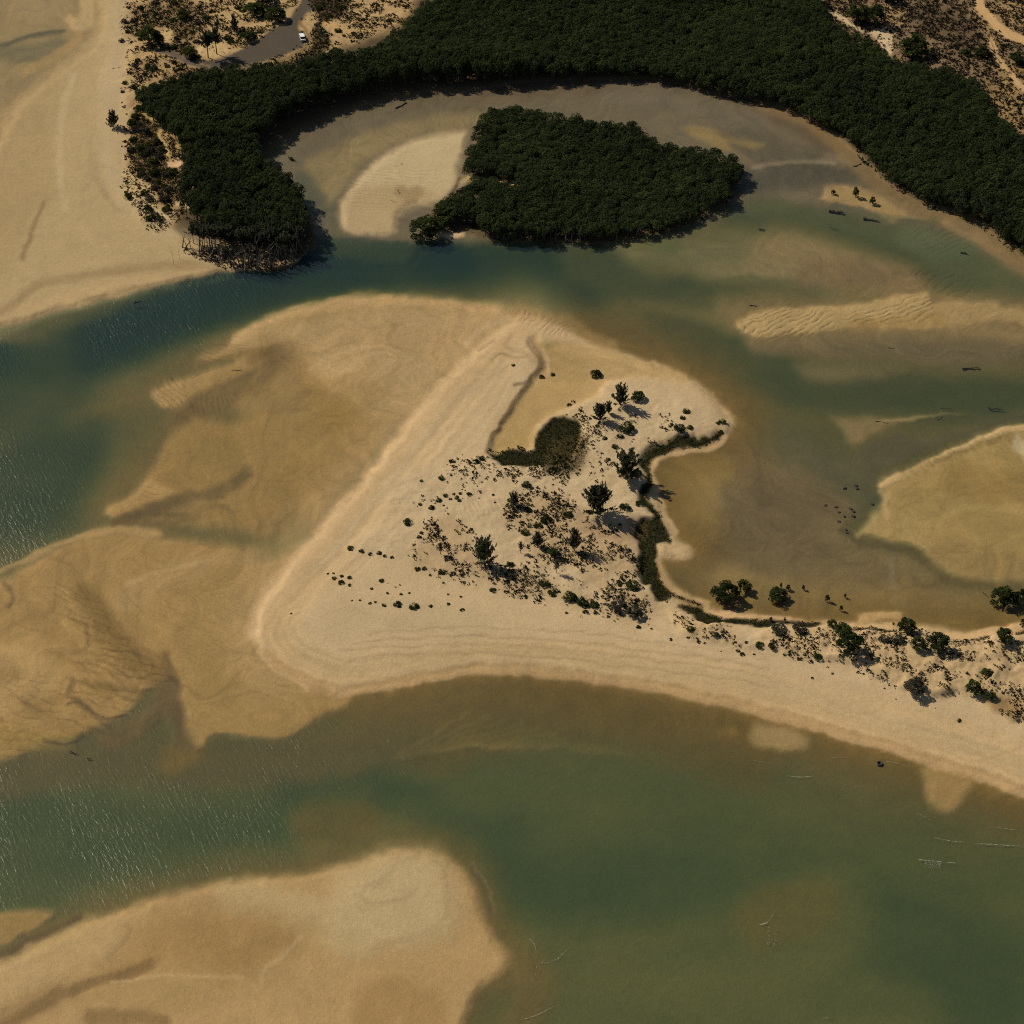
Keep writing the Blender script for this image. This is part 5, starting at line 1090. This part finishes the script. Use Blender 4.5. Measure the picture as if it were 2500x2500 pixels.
# --- bushes behind the left beach
GRP2 = 'dark bushes in the dunes behind the left beach'
rr = random.Random(5)
bx = T('Z1', [(300, 60), (250, 160), (170, 170), (200, 250), (150, 320), (230, 330), (330, 120), (420, 100), (520, 90), (560, 160), (620, 260), (600, 330), (640, 380), (560, 370), (700, 250), (760, 180), (820, 140), (860, 90), (350, 520), (400, 540), (330, 580),
               (380, 600), (300, 640), (180, 650), (240, 680), (160, 720), (510, 520), (560, 490), (610, 540), (250, 600), (740, 330), (830, 260), (900, 190), (940, 120), (980, 300), (1010, 330), (1180, 270), (1230, 250), (1100, 80), (1060, 60), (420, 20), (560, 20), (760, 50),
               (1850, 240), (1700, 60), (1800, 120), (1760, 330), (1900, 280), (1880, 60), (1720, 260), (1810, 420), (1680, 380), (280, 480), (460, 640)])
for x_, y_ in bx:
    cushion('bush' if rr.random() < .7 else 'gbush', 'dune_bush', 'low dark bush among the scrubby dunes between the left beach and the road', 'bush', 'E', (x_ - 1050) / .4141, (y_ - 850) / .4141, rr.uniform(10, 24), GRP2, hw=.5)
bx = T('Z2', [(250, 60), (210, 130), (260, 190), (300, 250), (230, 240), (200, 330), (260, 400), (330, 380), (400, 350), (180, 420), (300, 460), (260, 600), (330, 560), (380, 620), (320, 680), (420, 700), (460, 600), (500, 640), (560, 620), (280, 640), (440, 480), (150, 840), (300, 800),
              (350, 860), (330, 950), (400, 1010), (450, 1040), (360, 1030), (500, 960), (350, 430), (190, 180), (440, 420), (380, 520), (520, 780), (480, 860), (400, 760)])
GRP3 = 'bushes along the inner edge of the left beach'
for x_, y_ in bx:
    cushion('bush' if rr.random() < .5 else 'gbush', 'dune_bush', 'low bush between the left beach and the mangrove wood', 'bush', 'E', (x_ - 1050) / .4141, (y_ - 850) / .4141, rr.uniform(14, 36), GRP3, hw=.55)

# ------------------------------------------------------------------ scatter helpers
def scatter(x0, x1, y0, y1, step, fn, seed, jit=.95):
    r = np.random.default_rng(seed); xs_ = np.arange(x0, x1, step); ys_ = np.arange(y0, y1, step)
    X, Y = np.meshgrid(xs_, ys_); X = X + step * jit * (r.random(X.shape) - .5); Y = Y + step * jit * (r.random(X.shape) - .5)
    X, Y = X.ravel(), Y.ravel(); Z, px, py = height(X, Y); p = fn(X, Y, Z, px, py)
    k = r.random(len(X)) < p
    k &= (px > -280) & (px < 2780) & (py > -200) & (py < 2780)
    return X[k], Y[k], Z[k], px[k], py[k]
# --- mangroves: the nearest ones singly, all the rest as one wood
mx_, my_, mz_, mpx, mpy = scatter(-260, 250, 480, 890, 2.65, lambda X, Y, Z, px, py: (sample('wood', px, py) > .5) * 1.0, 3)
hh = np.clip(5.8 + 1.8 * fbm(mx_ / 30, my_ / 30, 5, 2) + .7 * fbm(mx_ / 5, my_ / 5, 8, 2) + rng.normal(0, .18, len(mx_)), 3.2, 9)
isl = (mpx > 1040) & (mpx < 1850) & (mpy > 240) & (mpy < 620) & (np.abs(mpx - 1440) / 420 + np.abs(mpy - 425) / 230 < 1.35)
grove = (mpx > 420) & (mpx < 770) & (mpy > 520) & (mpy < 680) & ~isl
hh = np.where(isl, hh * .92, np.where(mpx < 1650, hh + 3.2 * sstep((1650 - mpx) / 500) * sstep((mpy - 120) / 60), hh)); hh = np.where(mpx < 470, hh - 2.5 * sstep((470 - mpx) / 90), hh)
# how open a tree stands: trees with no neighbour towards the camera show most
front = np.zeros(len(mx_))
for i in range(len(mx_)):
    front[i] = sample('wood', *project(np.array([mx_[i] + 0.0]), np.array([my_[i] - 6.0]), np.array([mz_[i]])))[0]
score = np.where(front < .5, 0, 1) * 1000 + my_
score = score + 1e5 * ((mpx < -10) | (mpx > 2510) | (mpy < -10)); order = np.argsort(score)
single = np.zeros(len(mx_), bool); single[order[:296]] = True
def where(px, py, isl_, gr):
    def tail(table, v): return next(t for lim, t in table if v < lim)
    if isl_:
        if py > 520: return ('dark mangrove on the front edge of the island, ' + tail([(1250, 'beside its small white beach'), (1380, 'left of its bleached trees'), (1520, 'among its bleached trees'), (1680, 'right of its bleached trees'), (9999, 'towards its right tip')], px), 'mangroves of the lagoon island, front')
        return ('dark mangrove of the wooded island, ' + tail([(1240, 'next to the pale lagoon bar'), (1400, 'inside its western canopy'), (1650, 'inside its middle canopy'), (9999, 'near its right tip')], px), 'mangroves of the lagoon island')
    if gr or px < 760 and py > 380: return ('dark mangrove of the left wooded point, ' + tail([(540, 'on the side of the left beach'), (640, 'above the bare trunks'), (9999, 'on the side of the lagoon mouth')], px), 'mangroves of the left wooded point')
    if px < 1250: return ('dark mangrove on the shaded lagoon shore, ' + tail([(700, 'nearest the lagoon mouth'), (900, 'below the car park'), (1080, 'above the pale lagoon bar'), (9999, 'above the wooded island')], px), 'mangroves of the upper left lagoon shore')
    return ('dark green mangrove along the right lagoon shore, ' + tail([(1750, 'opposite the island canopy'), (2000, 'up-channel from the islet'), (2200, 'right behind the sandy islet'), (2380, 'down-channel from the islet'), (9999, 'next to the right edge')], px), 'mangroves of the right lagoon shore')
for i in np.where(single)[0]:
    lb, gp = where(mpx[i], mpy[i], isl[i], grove[i])
    plant('mangrove', 'mangrove_tree', lb, 'tree', mx_[i], my_[i], mz_[i] - .1, hh[i], rng.uniform(4.3, 6.2), gp)
def instancer(name, pts, rots, scl, idx, kinds, label, cat=None, kind='stuff'):
    me = bpy.data.meshes.new(name); me.vertices.add(len(pts)); me.vertices.foreach_set("co", np.asarray(pts, np.float32).ravel())
    for nm, d in (("rot", rots), ("pick", idx)):
        a = me.attributes.new(nm, 'FLOAT', 'POINT'); a.data.foreach_set("value", np.asarray(d, np.float32))
    a = me.attributes.new("scl", 'FLOAT_VECTOR', 'POINT'); a.data.foreach_set("vector", np.asarray(scl, np.float32).ravel())
    o = link(name, me, kind=kind, label=label)
    ng = bpy.data.node_groups.new(name, 'GeometryNodeTree')
    ng.interface.new_socket("Geometry", in_out='INPUT', socket_type='NodeSocketGeometry'); ng.interface.new_socket("Geometry", in_out='OUTPUT', socket_type='NodeSocketGeometry')
    gi = ng.nodes.new('NodeGroupInput'); go = ng.nodes.new('NodeGroupOutput'); L = ng.links.new
    g2i = ng.nodes.new('GeometryNodeGeometryToInstance')
    for ob in kinds[::-1]:
        oi = ng.nodes.new('GeometryNodeObjectInfo'); oi.inputs['Object'].default_value = ob; oi.inputs['As Instance'].default_value = False; L(oi.outputs['Geometry'], g2i.inputs[0])
    iop = ng.nodes.new('GeometryNodeInstanceOnPoints'); L(gi.outputs[0], iop.inputs['Points'])
    # each source mesh becomes one instance to pick from
    join = ng.nodes.new('GeometryNodeJoinGeometry'); ng.nodes.remove(g2i)
    for ob in kinds[::-1]:
        oi = ng.nodes.new('GeometryNodeObjectInfo'); oi.inputs['Object'].default_value = ob; oi.transform_space = 'ORIGINAL'; oi.inputs['As Instance'].default_value = True
        L(oi.outputs['Geometry'], join.inputs[0])
    for n in [n for n in ng.nodes if n.bl_idname == 'GeometryNodeObjectInfo' and not n.outputs['Geometry'].is_linked]: ng.nodes.remove(n)
    L(join.outputs[0], iop.inputs['Instance']); iop.inputs['Pick Instance'].default_value = True
    def na(nm, t):
        n = ng.nodes.new('GeometryNodeInputNamedAttribute'); n.data_type = t; n.inputs['Name'].default_value = nm; return n.outputs[0]
    L(na("pick", 'FLOAT'), iop.inputs['Instance Index'])
    cx = ng.nodes.new('ShaderNodeCombineXYZ'); L(na("rot", 'FLOAT'), cx.inputs[2]); L(cx.outputs[0], iop.inputs['Rotation'])
    L(na("scl", 'FLOAT_VECTOR'), iop.inputs['Scale']); L(iop.outputs[0], go.inputs[0])
    md = o.modifiers.new("scatter", 'NODES'); md.node_group = ng
    return o
crowns = {}
for o in bpy.data.objects:
    if o.type == 'MESH' and o.name.split('.')[0] == 'crown' and o.data.name.startswith('mangrove_crown'): crowns.setdefault(o.data.name, o)
src = list(crowns.values())
r_ = ~single; n = int(r_.sum()); w_ = rng.uniform(4.3, 6.4, n) / 5
instancer('mangrove_wood', np.stack([mx_[r_], my_[r_], mz_[r_] - .1], 1), rng.uniform(0, 6.28, n), np.stack([w_, w_, hh[r_] / 6], 1), rng.integers(0, len(src), n), src,
          'closed dark green mangrove canopy around the lagoon and on its island')
# --- the grove of tall thin trees at the wooded point
def inpoly(P, x, y): return dist(np.array(P), np.array([[x]]), np.array([[y]]), True)[0, 0] > 0
rr = random.Random(11)
def scatter_px(P, n, gap):
    P = np.array(P); out = []; t = 0
    while len(out) < n and t < 20000:
        t += 1; x = rr.uniform(P[:, 0].min(), P[:, 0].max()); y = rr.uniform(P[:, 1].min(), P[:, 1].max())
        if inpoly(P, x, y) and all((x - a) ** 2 + (y - b) ** 2 > gap * gap for a, b in out): out.append((x, y))
    return out
for x_, y_ in scatter_px(spline(T('Z2', [(580, 1240), (700, 1300), (900, 1330), (1150, 1330), (1400, 1330), (1650, 1330), (1750, 1350), (1680, 1420), (1400, 1500), (1100, 1490), (950, 1420), (760, 1350), (640, 1300)])), 110, 3.5):
    x, y, z = ground_z(x_, y_)
    plant('dead', 'bare_tree', 'slender bare trunk in the thicket of bare trunks at the tip of the wooded point', 'tree', x, y, z, rr.uniform(2.2, 7.8), rr.uniform(1.2, 3.0), 'bare trunks at the wooded point', tilt=(rr.uniform(-.3, .3), rr.uniform(-.3, .3)))
for x_, y_ in scatter_px(spline(T('Z2', [(700, 1225), (900, 1240), (1250, 1250), (1600, 1260), (1700, 1300), (1600, 1350), (1250, 1330), (1000, 1310), (800, 1280)])), 30, 11):
    x, y, z = ground_z(x_, y_)
    plant('grove', 'thin_tree', 'tall thin olive tree in the grove above the bare trunks of the wooded point', 'tree', x, y, z, rr.uniform(6, 8.5), rr.uniform(3.2, 4.6), 'thin trees at the wooded point')
for lb, bx_, by_, h_ in [('single bare pole-like trunk standing out on the sand left of the thicket', 565, 1448, 120), ('second bare pole between the single pole and the thicket', 615, 1392, 90), ('short bare pole beside the lone pole', 530, 1330, 60)]:
    at('dead', 'bare_tree', lb, 'tree', 'Z2', bx_, by_, h_, 14, var=1)
for x_, y_ in scatter_px(T('A2', [(860, 1290), (1100, 1300), (1350, 1300), (1600, 1280), (1650, 1330), (1350, 1350), (1000, 1345), (860, 1335)]), 30, 9):
    x, y, z = ground_z(x_, y_)
    plant('dead', 'bare_tree', 'bleached leafless tree in the front edge of the wooded lagoon island', 'tree', x, y, z, rr.uniform(3.5, 5.5), rr.uniform(1.6, 2.6), 'bleached trees on the island front', tilt=(rr.uniform(-.2, .2), rr.uniform(-.2, .2)))
# bushy mangrove standing in the pool at the west end of the island
at('round', 'shore_tree', 'rounded mangrove bush in the dark pool at the west end of the wooded island', 'tree', 'A2', 490, 1350, 150, 220, var=0)
at('round', 'shore_tree', 'round mangrove left of the small white beach of the island', 'tree', 'A2', 600, 1275, 110, 190, var=1)

# ------------------------------------------------------------------ low vegetation nobody could count
def tufts(name, mat, X, Y, Z, size, label, blades=9, upness=.9, wide=1.0, seed=1, tall=1.0, bw=.16):
    r = np.random.default_rng(seed); n = len(X); s = size * np.clip(r.lognormal(0, .42, n), .4, 2.4)
    a = r.uniform(0, 6.28, (n, blades)); rad = r.random((n, blades)) ** .6 * .55 * s[:, None] * wide
    bx = X[:, None] + rad * np.cos(a); by = Y[:, None] + rad * np.sin(a); bz = Z[:, None] - .03 + 0 * rad
    hgt = s[:, None] * tall * r.uniform(.45, 1.0, (n, blades)) * (1 - .45 * rad / (.56 * s[:, None] * wide))
    out = .55 * s[:, None] * r.uniform(.2, 1, (n, blades))
    tx = bx + out * np.cos(a); ty = by + out * np.sin(a); tz = bz + hgt
    wv = bw * 2.2 * s[:, None] * r.uniform(.6, 1.3, (n, blades)); b = a + r.uniform(-1.2, 1.2, a.shape)
    ux, uy = -np.sin(b) * wv, np.cos(b) * wv
    mxp, myp, mzp = (bx * .45 + tx * .55), (by * .45 + ty * .55), bz + .62 * hgt
    V = np.stack([np.stack([bx, by, bz], -1), np.stack([mxp + ux, myp + uy, mzp], -1), np.stack([tx, ty, tz], -1), np.stack([mxp - ux, myp - uy, mzp], -1)], 2).reshape(-1, 3)
    me = mesh_np(name, V, np.arange(len(V)).reshape(-1, 4), mat)
    return link(name, me, kind='stuff', label=label)
def clump(X, Y, sc, seed, lo=.38, k=5.0): return np.clip((fbm(X / sc, Y / sc, seed, 3) * .5 + .5 - lo) * k, 0, 1)
X, Y, Z, px, py = scatter(-210, 210, 330, 860, .68, lambda X, Y, Z, px, py: np.clip(sample('grass', px, py), 0, 1) ** 1.0 * 1.25 * np.maximum(clump(X, Y, 3.6, 15), sstep((sample('grass', px, py) - .85) / .2)), 21)
tufts('dune_grass', M_TUFT, X, Y, Z, .44, 'dark tufts of dune grass and creeper dotting the sand', 9, seed=2)
X, Y, Z, px, py = scatter(-210, 235, 600, 870, .64, lambda X, Y, Z, px, py: np.clip(sample('heath', px, py), 0, 1.2) * .95 * clump(X, Y, 2.2, 17, .30), 22)
tufts('heath_scrub', M_HEATH, X, Y, Z, .46, 'brown dry heath scrub covering the ground at upper right', 9, seed=3)
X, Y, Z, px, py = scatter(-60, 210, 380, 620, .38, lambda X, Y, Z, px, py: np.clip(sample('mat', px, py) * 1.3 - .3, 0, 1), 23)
tufts('samphire_mat', M_MAT, X, Y, Z, .26, 'dense low dark green mat of shore plants in the hollows of the spit, and thin dark lines along its back beach', 6, seed=4, wide=1.5)
# tuft fringe under the mangroves and twigs on the point
X, Y, Z, px, py = scatter(-200, 210, 480, 700, 1.1, lambda X, Y, Z, px, py: (sample('wood', px, py) > .05) * (sample('wood', px, py) < .6) * .6, 24)
tufts('mangrove_seedlings', M_MANG, X, Y, Z, .7, 'low seedlings fringing the mangrove shore', 7, seed=5)
X, Y, Z, px, py = scatter(-200, -60, 520, 640, .9, lambda X, Y, Z, px, py: 1.0 * (dist(spline(T('Z2', [(600, 1260), (900, 1300), (1250, 1330), (1600, 1320), (1740, 1380), (1400, 1480), (1100, 1480), (800, 1380)])), px, py, True) > -6) * .8, 25)
tufts('leaf_litter', M_BARK, X, Y, Z, .75, 'dark twigs and litter under the bare trunks', 6, seed=6)

# ------------------------------------------------------------------ the car
def box(x0, x1, y0, y1, z0, z1, tx=0, ty=0):
    V = [(x0, y0, z0), (x1, y0, z0), (x1, y1, z0), (x0, y1, z0), (x0 + tx, y0 + ty, z1), (x1 - tx, y0 + ty, z1), (x1 - tx, y1 - ty, z1), (x0 + tx, y1 - ty, z1)]
    return V, [(0, 3, 2, 1), (4, 5, 6, 7), (0, 1, 5, 4), (1, 2, 6, 5), (2, 3, 7, 6), (3, 0, 4, 7)]
def join(lst):
    V, F = [], []
    for v, f in lst:
        o = len(V); V += list(v); F += [tuple(q + o for q in t) for t in f]
    return np.array(V), np.array(F)
def cyl_x(x0, x1, cy, cz, r, k=14):
    V = [(x, cy + r * math.cos(a), cz + r * math.sin(a)) for x in (x0, x1) for a in np.arange(k) * 2 * math.pi / k]; F = [(i, (i + 1) % k, k + (i + 1) % k, k + i) for i in range(k)]
    V += [(x0, cy, cz), (x1, cy, cz)]
    for i in range(0, k, 2): F.append((2 * k, (i + 2) % k, i + 1, i)); F.append((2 * k + 1, k + i, k + i + 1, k + (i + 2) % k))
    return V, F
def car():
    px, py = T1('Z1', 1572, 305); x, y, z = ground_z(px, py)
    root = bpy.data.objects.new('parked_car', None); COL.objects.link(root); root.location = (x, y, z + .02); root.rotation_euler = (0, 0, math.radians(14))
    root['label'] = 'white utility vehicle with dark windscreen parked at the edge of the sealed car park'; root['category'] = 'car'
    W = plain('white_paint', (.80, .80, .78), .3, .04); G = plain('tinted_glass', (.02, .022, .025), .08, .02); B = plain('tyre_rubber', (.02, .02, .02), .9); LT = plain('lamp_glass', (.7, .7, .68), .1); RD_ = plain('tail_lamp', (.35, .02, .02), .2); CH = plain('wheel_metal', (.5, .5, .5), .3, .1, metal=1)
    V, F = join([box(-.92, .92, -2.35, 2.35, .38, .98, .06, .10), box(-.88, .88, .85, 2.20, .98, 1.10, .08, .12), box(-.80, .80, -1.45, .55, 1.62, 1.70, .05, .05),
                 box(-.90, .90, -2.45, -2.30, .40, .66), box(-.90, .90, 2.30, 2.45, .40, .66)])
    link('body', mesh_np('car_body', V, F, W), root)
    V, F = join([box(-.88, .88, -1.75, 1.05, .99, 1.62, .09, .38)])
    link('windows', mesh_np('car_windows', V, F, G), root)
    V, F = join([box(-.86, -.80, -1.45, .60, 1.0, 1.64), box(.80, .86, -1.45, .60, 1.0, 1.64)])
    for sx in (-1, 1):
        V, F = join([box(sx * .87 - .02, sx * .87 + .02, -.48, -.38, 1.0, 1.60)]); link('pillar', mesh_np('car_pillar', V, F, W), root)
        V, F = join([box(sx * 1.0 - .10, sx * 1.0 + .10, .75, .90, 1.02, 1.18)]); link('mirror', mesh_np('car_mirror', V, F, W), root)
        V, F = join([box(sx * .68 - .16, sx * .68 + .16, 2.34, 2.38, .72, .90)]); link('headlight', mesh_np('car_headlight', V, F, LT), root)
        V, F = join([box(sx * .76 - .10, sx * .76 + .10, -2.37, -2.33, .70, .95)]); link('tail_light', mesh_np('car_tail_light', V, F, RD_), root)
        for yy in (-1.45, 1.5):
            V, F = join([cyl_x(sx * .86 - .13, sx * .86 + .13, yy, .37, .37)]); wv = link('wheel', mesh_np('car_wheel', V, F, B), root)
            V, F = join([cyl_x(sx * .86 - .14, sx * .86 + .14, yy, .37, .20)]); link('rim', mesh_np('car_rim', V, F, CH), wv)
car()

# ------------------------------------------------------------------ driftwood, tyre, foam
def driftwood(tag, x0, y0, x1, y1, r, label, stubs=4, seed=0, lift=-.04):
    rd = random.Random(seed); a = T1(tag, x0, y0); b = T1(tag, x1, y1); xa, ya, za = ground_z(*a); xb, yb, zb = ground_z(*b)
    o_ = np.array([xa, ya, max(za, 0) + lift]); d = np.array([xb, yb, max(zb, 0) + lift]) - o_
    root = bpy.data.objects.new('driftwood_log', None); COL.objects.link(root); root.location = o_; root['label'] = label; root['category'] = 'driftwood'; r *= .55
    p = [d * t + np.array([0, rd.uniform(-.3, .3), rd.uniform(-.05, .15)]) for t in (0, .25, .5, .75, 1)]
    v, f = tubes([(p, (r * 1.3, r, r * .9, r * .7, r * .3))], 7); link('trunk', mesh_np('log_trunk', v, f, M_LOG), root)
    L_ = np.linalg.norm(d); br = []
    for k in range(stubs):
        t = rd.uniform(.05, .95); q = d * t; e = q + np.array([rd.uniform(-.35, .35) * L_ * .5, rd.uniform(-.35, .35) * L_ * .5, rd.uniform(.2, .8) * min(L_, 3) * .4]); br.append(([q, (q + e) / 2 + [0, 0, .1], e], (r * .5, r * .35, r * .15)))
    v, f = tubes(br, 5); link('branches', mesh_np('log_branches', v, f, M_LOG), root)
driftwood('B3', 1590, 176, 1690, 170, .38, 'long dark snag lying in the shallows at upper right, near the right edge', 5, 1)
driftwood('B3', 1730, 400, 1818, 410, .40, 'dark tapered log aground just above the crescent sand flat', 2, 2)
driftwood('B3', 1108, 462, 1180, 472, .16, 'thin stick at the left tip of the small bright shoal', 2, 3)
driftwood('B3', 1440, 452, 1475, 432, .16, 'thin upright-lying stick in the middle of the small bright shoal', 1, 4)
driftwood('B3', 1470, 402, 1530, 404, .18, 'submerged pale-dark stick in the green channel left of the tapered log', 2, 5)
driftwood('A3', 850, 1178, 935, 1186, .75, 'bulky dark root mass in the water below the islet', 9, 6)
driftwood('A3', 1040, 1220, 1130, 1230, .55, 'dark sunken log right of the bulky root mass', 4, 7)
driftwood('A3', 850, 1265, 912, 1288, .16, 'thin branch in green water below the bulky root mass', 3, 8)
driftwood('A3', 460, 1276, 495, 1280, .40, 'small dark snag off the right end of the wooded island', 2, 9)
driftwood('A3', 1580, 1405, 1620, 1415, .45, 'dark snag in the rippled shallows below the right-hand mangroves', 3, 10)
driftwood('A3', 410, 1697, 455, 1700, .20, 'short dark branch on the left edge of the rippled strip bar', 2, 11)
driftwood('A3', 1180, 1932, 1215, 1935, .16, 'tiny dark stick in the brown shallows under the strip bar', 1, 12)
driftwood('C1', 385, 425, 435, 438, .20, 'small branched snag at the edge of the lower left flat', 6, 13)
driftwood('C1', 485, 462, 512, 468, .22, 'stubby snag in the water right of the small branched one', 2, 14)
driftwood('A1', 745, 1700, 785, 1694, .55, 'dark lump of driftwood in the river below the left beach', 3, 15)
driftwood('B1', 1285, 182, 1345, 178, .14, 'thin forked branch on the long pale sandbar at left', 4, 16)
driftwood('A2', 330, 1055, 345, 1080, .16, 'dark twiggy branch on the pale lagoon bar', 5, 17)
driftwood('A2', 290, 1108, 320, 1125, .12, 'second twiggy branch below the first on the pale lagoon bar', 4, 18)
driftwood('A2', 350, 908, 362, 916, .18, 'small dark stick high on the pale lagoon bar', 2, 19)
driftwood('A2', 320, 605, 385, 570, .45, 'dark fallen trunk on the mud below the shaded mangroves', 3, 20)
driftwood('A1', 1600, 872, 1640, 898, .30, 'dark fallen branch on the grey mud near the lagoon mouth', 5, 21)
driftwood('A3', 985, 925, 1030, 910, .40, 'fallen trunk reaching from the right mangroves onto the mud', 3, 22)
driftwood('Z7', 1500, 295, 1560, 340, .18, 'bare branch left of the black-green shallows tree', 4, 23)
driftwood('Z7', 1800, 480, 1870, 540, .25, 'dark root arching below the black-green shallows tree', 4, 24)
for i, (x, y) in enumerate([(1000, 820), (1005, 838), (935, 835), (970, 950), (985, 965), (905, 1020), (945, 1065), (950, 1082), (985, 992), (905, 968), (935, 992), (830, 930), (890, 940), (1090, 925)]):
    px, py = T1('B3', x, y); X0, Y0, Z0 = ground_z(px, py)
    me = bpy.data.meshes.get('mud_stone')
    if me is None:
        v, f = join([box(-.5, .5, -.4, .4, -.3, .12, .16, .12), box(-.3, .62, -.55, .2, -.3, .02, .12, .1)]); me = mesh_np('mud_stone', v, f, M_LOG)
    o = link('stone', me, label='dark half-sunken lump among the others on the grey lagoon mud', category='stone', group='dark lumps on the grey lagoon mud'); o.location = (X0, Y0, .04); o.scale = [rr.uniform(.7, 1.3)] * 3; o.rotation_euler = (0, 0, rr.uniform(0, 6))
# tyre
px, py = T1('C3', 1130, 491); X0, Y0, _ = ground_z(px, py)
V, F = [], []; A_, B_ = 20, 10
for i in range(A_):
    a = 2 * math.pi * i / A_
    for j in range(B_):
        b = 2 * math.pi * j / B_; q = .62 + .24 * math.cos(b); V.append((q * math.cos(a), q * math.sin(a), .22 * math.sin(b)))
        F.append((i * B_ + j, ((i + 1) % A_) * B_ + j, ((i + 1) % A_) * B_ + (j + 1) % B_, i * B_ + (j + 1) % B_))
o = link('tyre', mesh_np('tyre', V, F, plain('wet_rubber', (.012, .012, .014), .5), True), label='big black tyre lying flat in the brown shallows off the beach', category='tyre'); o.location = (X0, Y0, .02)
# foam
M_FOAM, nt_, bs_ = nodes('foam'); bs_.inputs['Base Color'].default_value = (.50, .48, .40, 1); bs_.inputs['Roughness'].default_value = .9
n__ = N(nt_, "ShaderNodeTexNoise"); n__.inputs["Scale"].default_value = 1.3; n__.inputs["Detail"].default_value = 3; nt_.links.new(N(nt_, "ShaderNodeNewGeometry").outputs["Position"], n__.inputs["Vector"])
nt_.links.new(mathn(nt_, 'MULTIPLY', mathn(nt_, 'SUBTRACT', n__.outputs["Fac"], .33), 2.6, True), bs_.inputs["Alpha"])
def foam(tag, pts, w, label, breaks=.25, seed=0):
    r = np.random.default_rng(seed); P = spline(T(tag, pts), False, 10); V, F = [], []; k = 0; s = TAGS[tag][2]
    W = np.array([ground(px, py) for px, py in P])
    Q = []
    for i in range(len(W) - 1):
        m = max(2, int(np.hypot(*(W[i + 1] - W[i])) / .35)); Q += [W[i] + (W[i + 1] - W[i]) * t for t in np.arange(m) / m]
    Q = np.array(Q)
    for i, q in enumerate(Q):
        t = i / len(Q); wd = w * .4 * (.25 + math.sin(math.pi * t) ** .5) * r.uniform(.4, 1.2); q = q + r.normal(size=2) * .06
        d = Q[min(i + 1, len(Q) - 1)] - Q[max(i - 1, 0)]; d = d / (np.hypot(*d) + 1e-6); n_ = np.array([-d[1], d[0]])
        V += [(*(q - n_ * wd), .012), (*q, .012 + .5 * wd), (*(q + n_ * wd), .012)]
        if i and r.random() > breaks * .1:
            a = 3 * (i - 1); F += [(a, a + 3, a + 4, a + 1), (a + 1, a + 4, a + 5, a + 2)]
    link('foam_streak', mesh_np('foam_streak', V, F, M_FOAM, True), label=label, category='foam')
foam('C3', [(1345, 1018), (1400, 1026), (1485, 1033)], .26, 'bright white breaking crest in the lower right sea', .05, 1)
foam('C3', [(1500, 1034), (1555, 1040)], .20, 'short white crest right of the bright breaking one', .1, 2)
foam('C3', [(1430, 896), (1500, 912), (1620, 925)], .14, 'thin pale wave line above the bright crest', .3, 3)
foam('C3', [(1660, 929), (1740, 935), (1932, 945)], .15, 'thin pale wave line reaching the right edge', .35, 4)
foam('C3', [(1750, 838), (1850, 850), (1932, 860)], .09, 'faint wave line nearest the beach at the right edge', .5, 5)
foam('C3', [(620, 555), (690, 562), (770, 555)], .16, 'pale flat streak in mid water below the shoal lobe', .3, 6)
foam('C3', [(1335, 762), (1380, 780), (1418, 803)], .10, 'faint curved line left of the tongue shaped shoal', .4, 7)
foam('C3', [(850, 457), (960, 451)], .07, 'faint line left of the tyre', .4, 8)
foam('C3', [(1160, 475), (1230, 485), (1300, 510)], .09, 'faint curved line right of the tyre', .35, 9)
foam('C3', [(430, 468), (480, 478), (530, 484)], .09, 'faint line below the broad shoal lobe', .4, 10)
foam('C3', [(462, 1382), (490, 1375), (510, 1366)], .30, 'small white breaker over the brown shoal in the lower sea', .0, 11)
foam('C3', [(510, 1366), (535, 1330), (556, 1296)], .08, 'thin tail running up from the small white breaker', .3, 12)
foam('C3', [(800, 1899), (860, 1898)], .08, 'tiny pale line at the bottom edge of the picture', .2, 13)
foam('C2', [(1060, 1455), (1090, 1490), (1100, 1545)], .13, 'sparkling wavelet line off the corner of the lower bar', .3, 14)
foam('C2', [(1030, 1905), (1110, 1880), (1200, 1832)], .14, 'sparkling wavelet line at the bottom edge beside the orange shallows', .3, 15)
foam('C2', [(1210, 1580), (1225, 1565), (1285, 1505)], .10, 'short sparkling wavelet between the two longer ones', .4, 16)
foam('C2', [(1090, 1690), (1110, 1600), (1170, 1590), (1240, 1560)], .06, 'faint bent wavelet over the orange shallows', .55, 17)
r = np.random.default_rng(4); PT = []
for k in range(90):
    x, y = ground(*T1('C3', r.uniform(1380, 1470), 1034 + 32 * r.random() ** 1.5)); PT.append(box(x - .05, x + .05, y - .04, y + .04, .01, .03))
for k in range(60):
    x, y = ground(*T1('C3', r.uniform(500, 560), r.uniform(1390, 1500))); PT.append(box(x - .05, x + .05, y - .04, y + .04, .01, .03))
V, F = join(PT); link('foam_bubbles', mesh_np('foam_bubbles', V, F, M_FOAM), kind='stuff', label='loose foam bubbles behind the breaking crests')
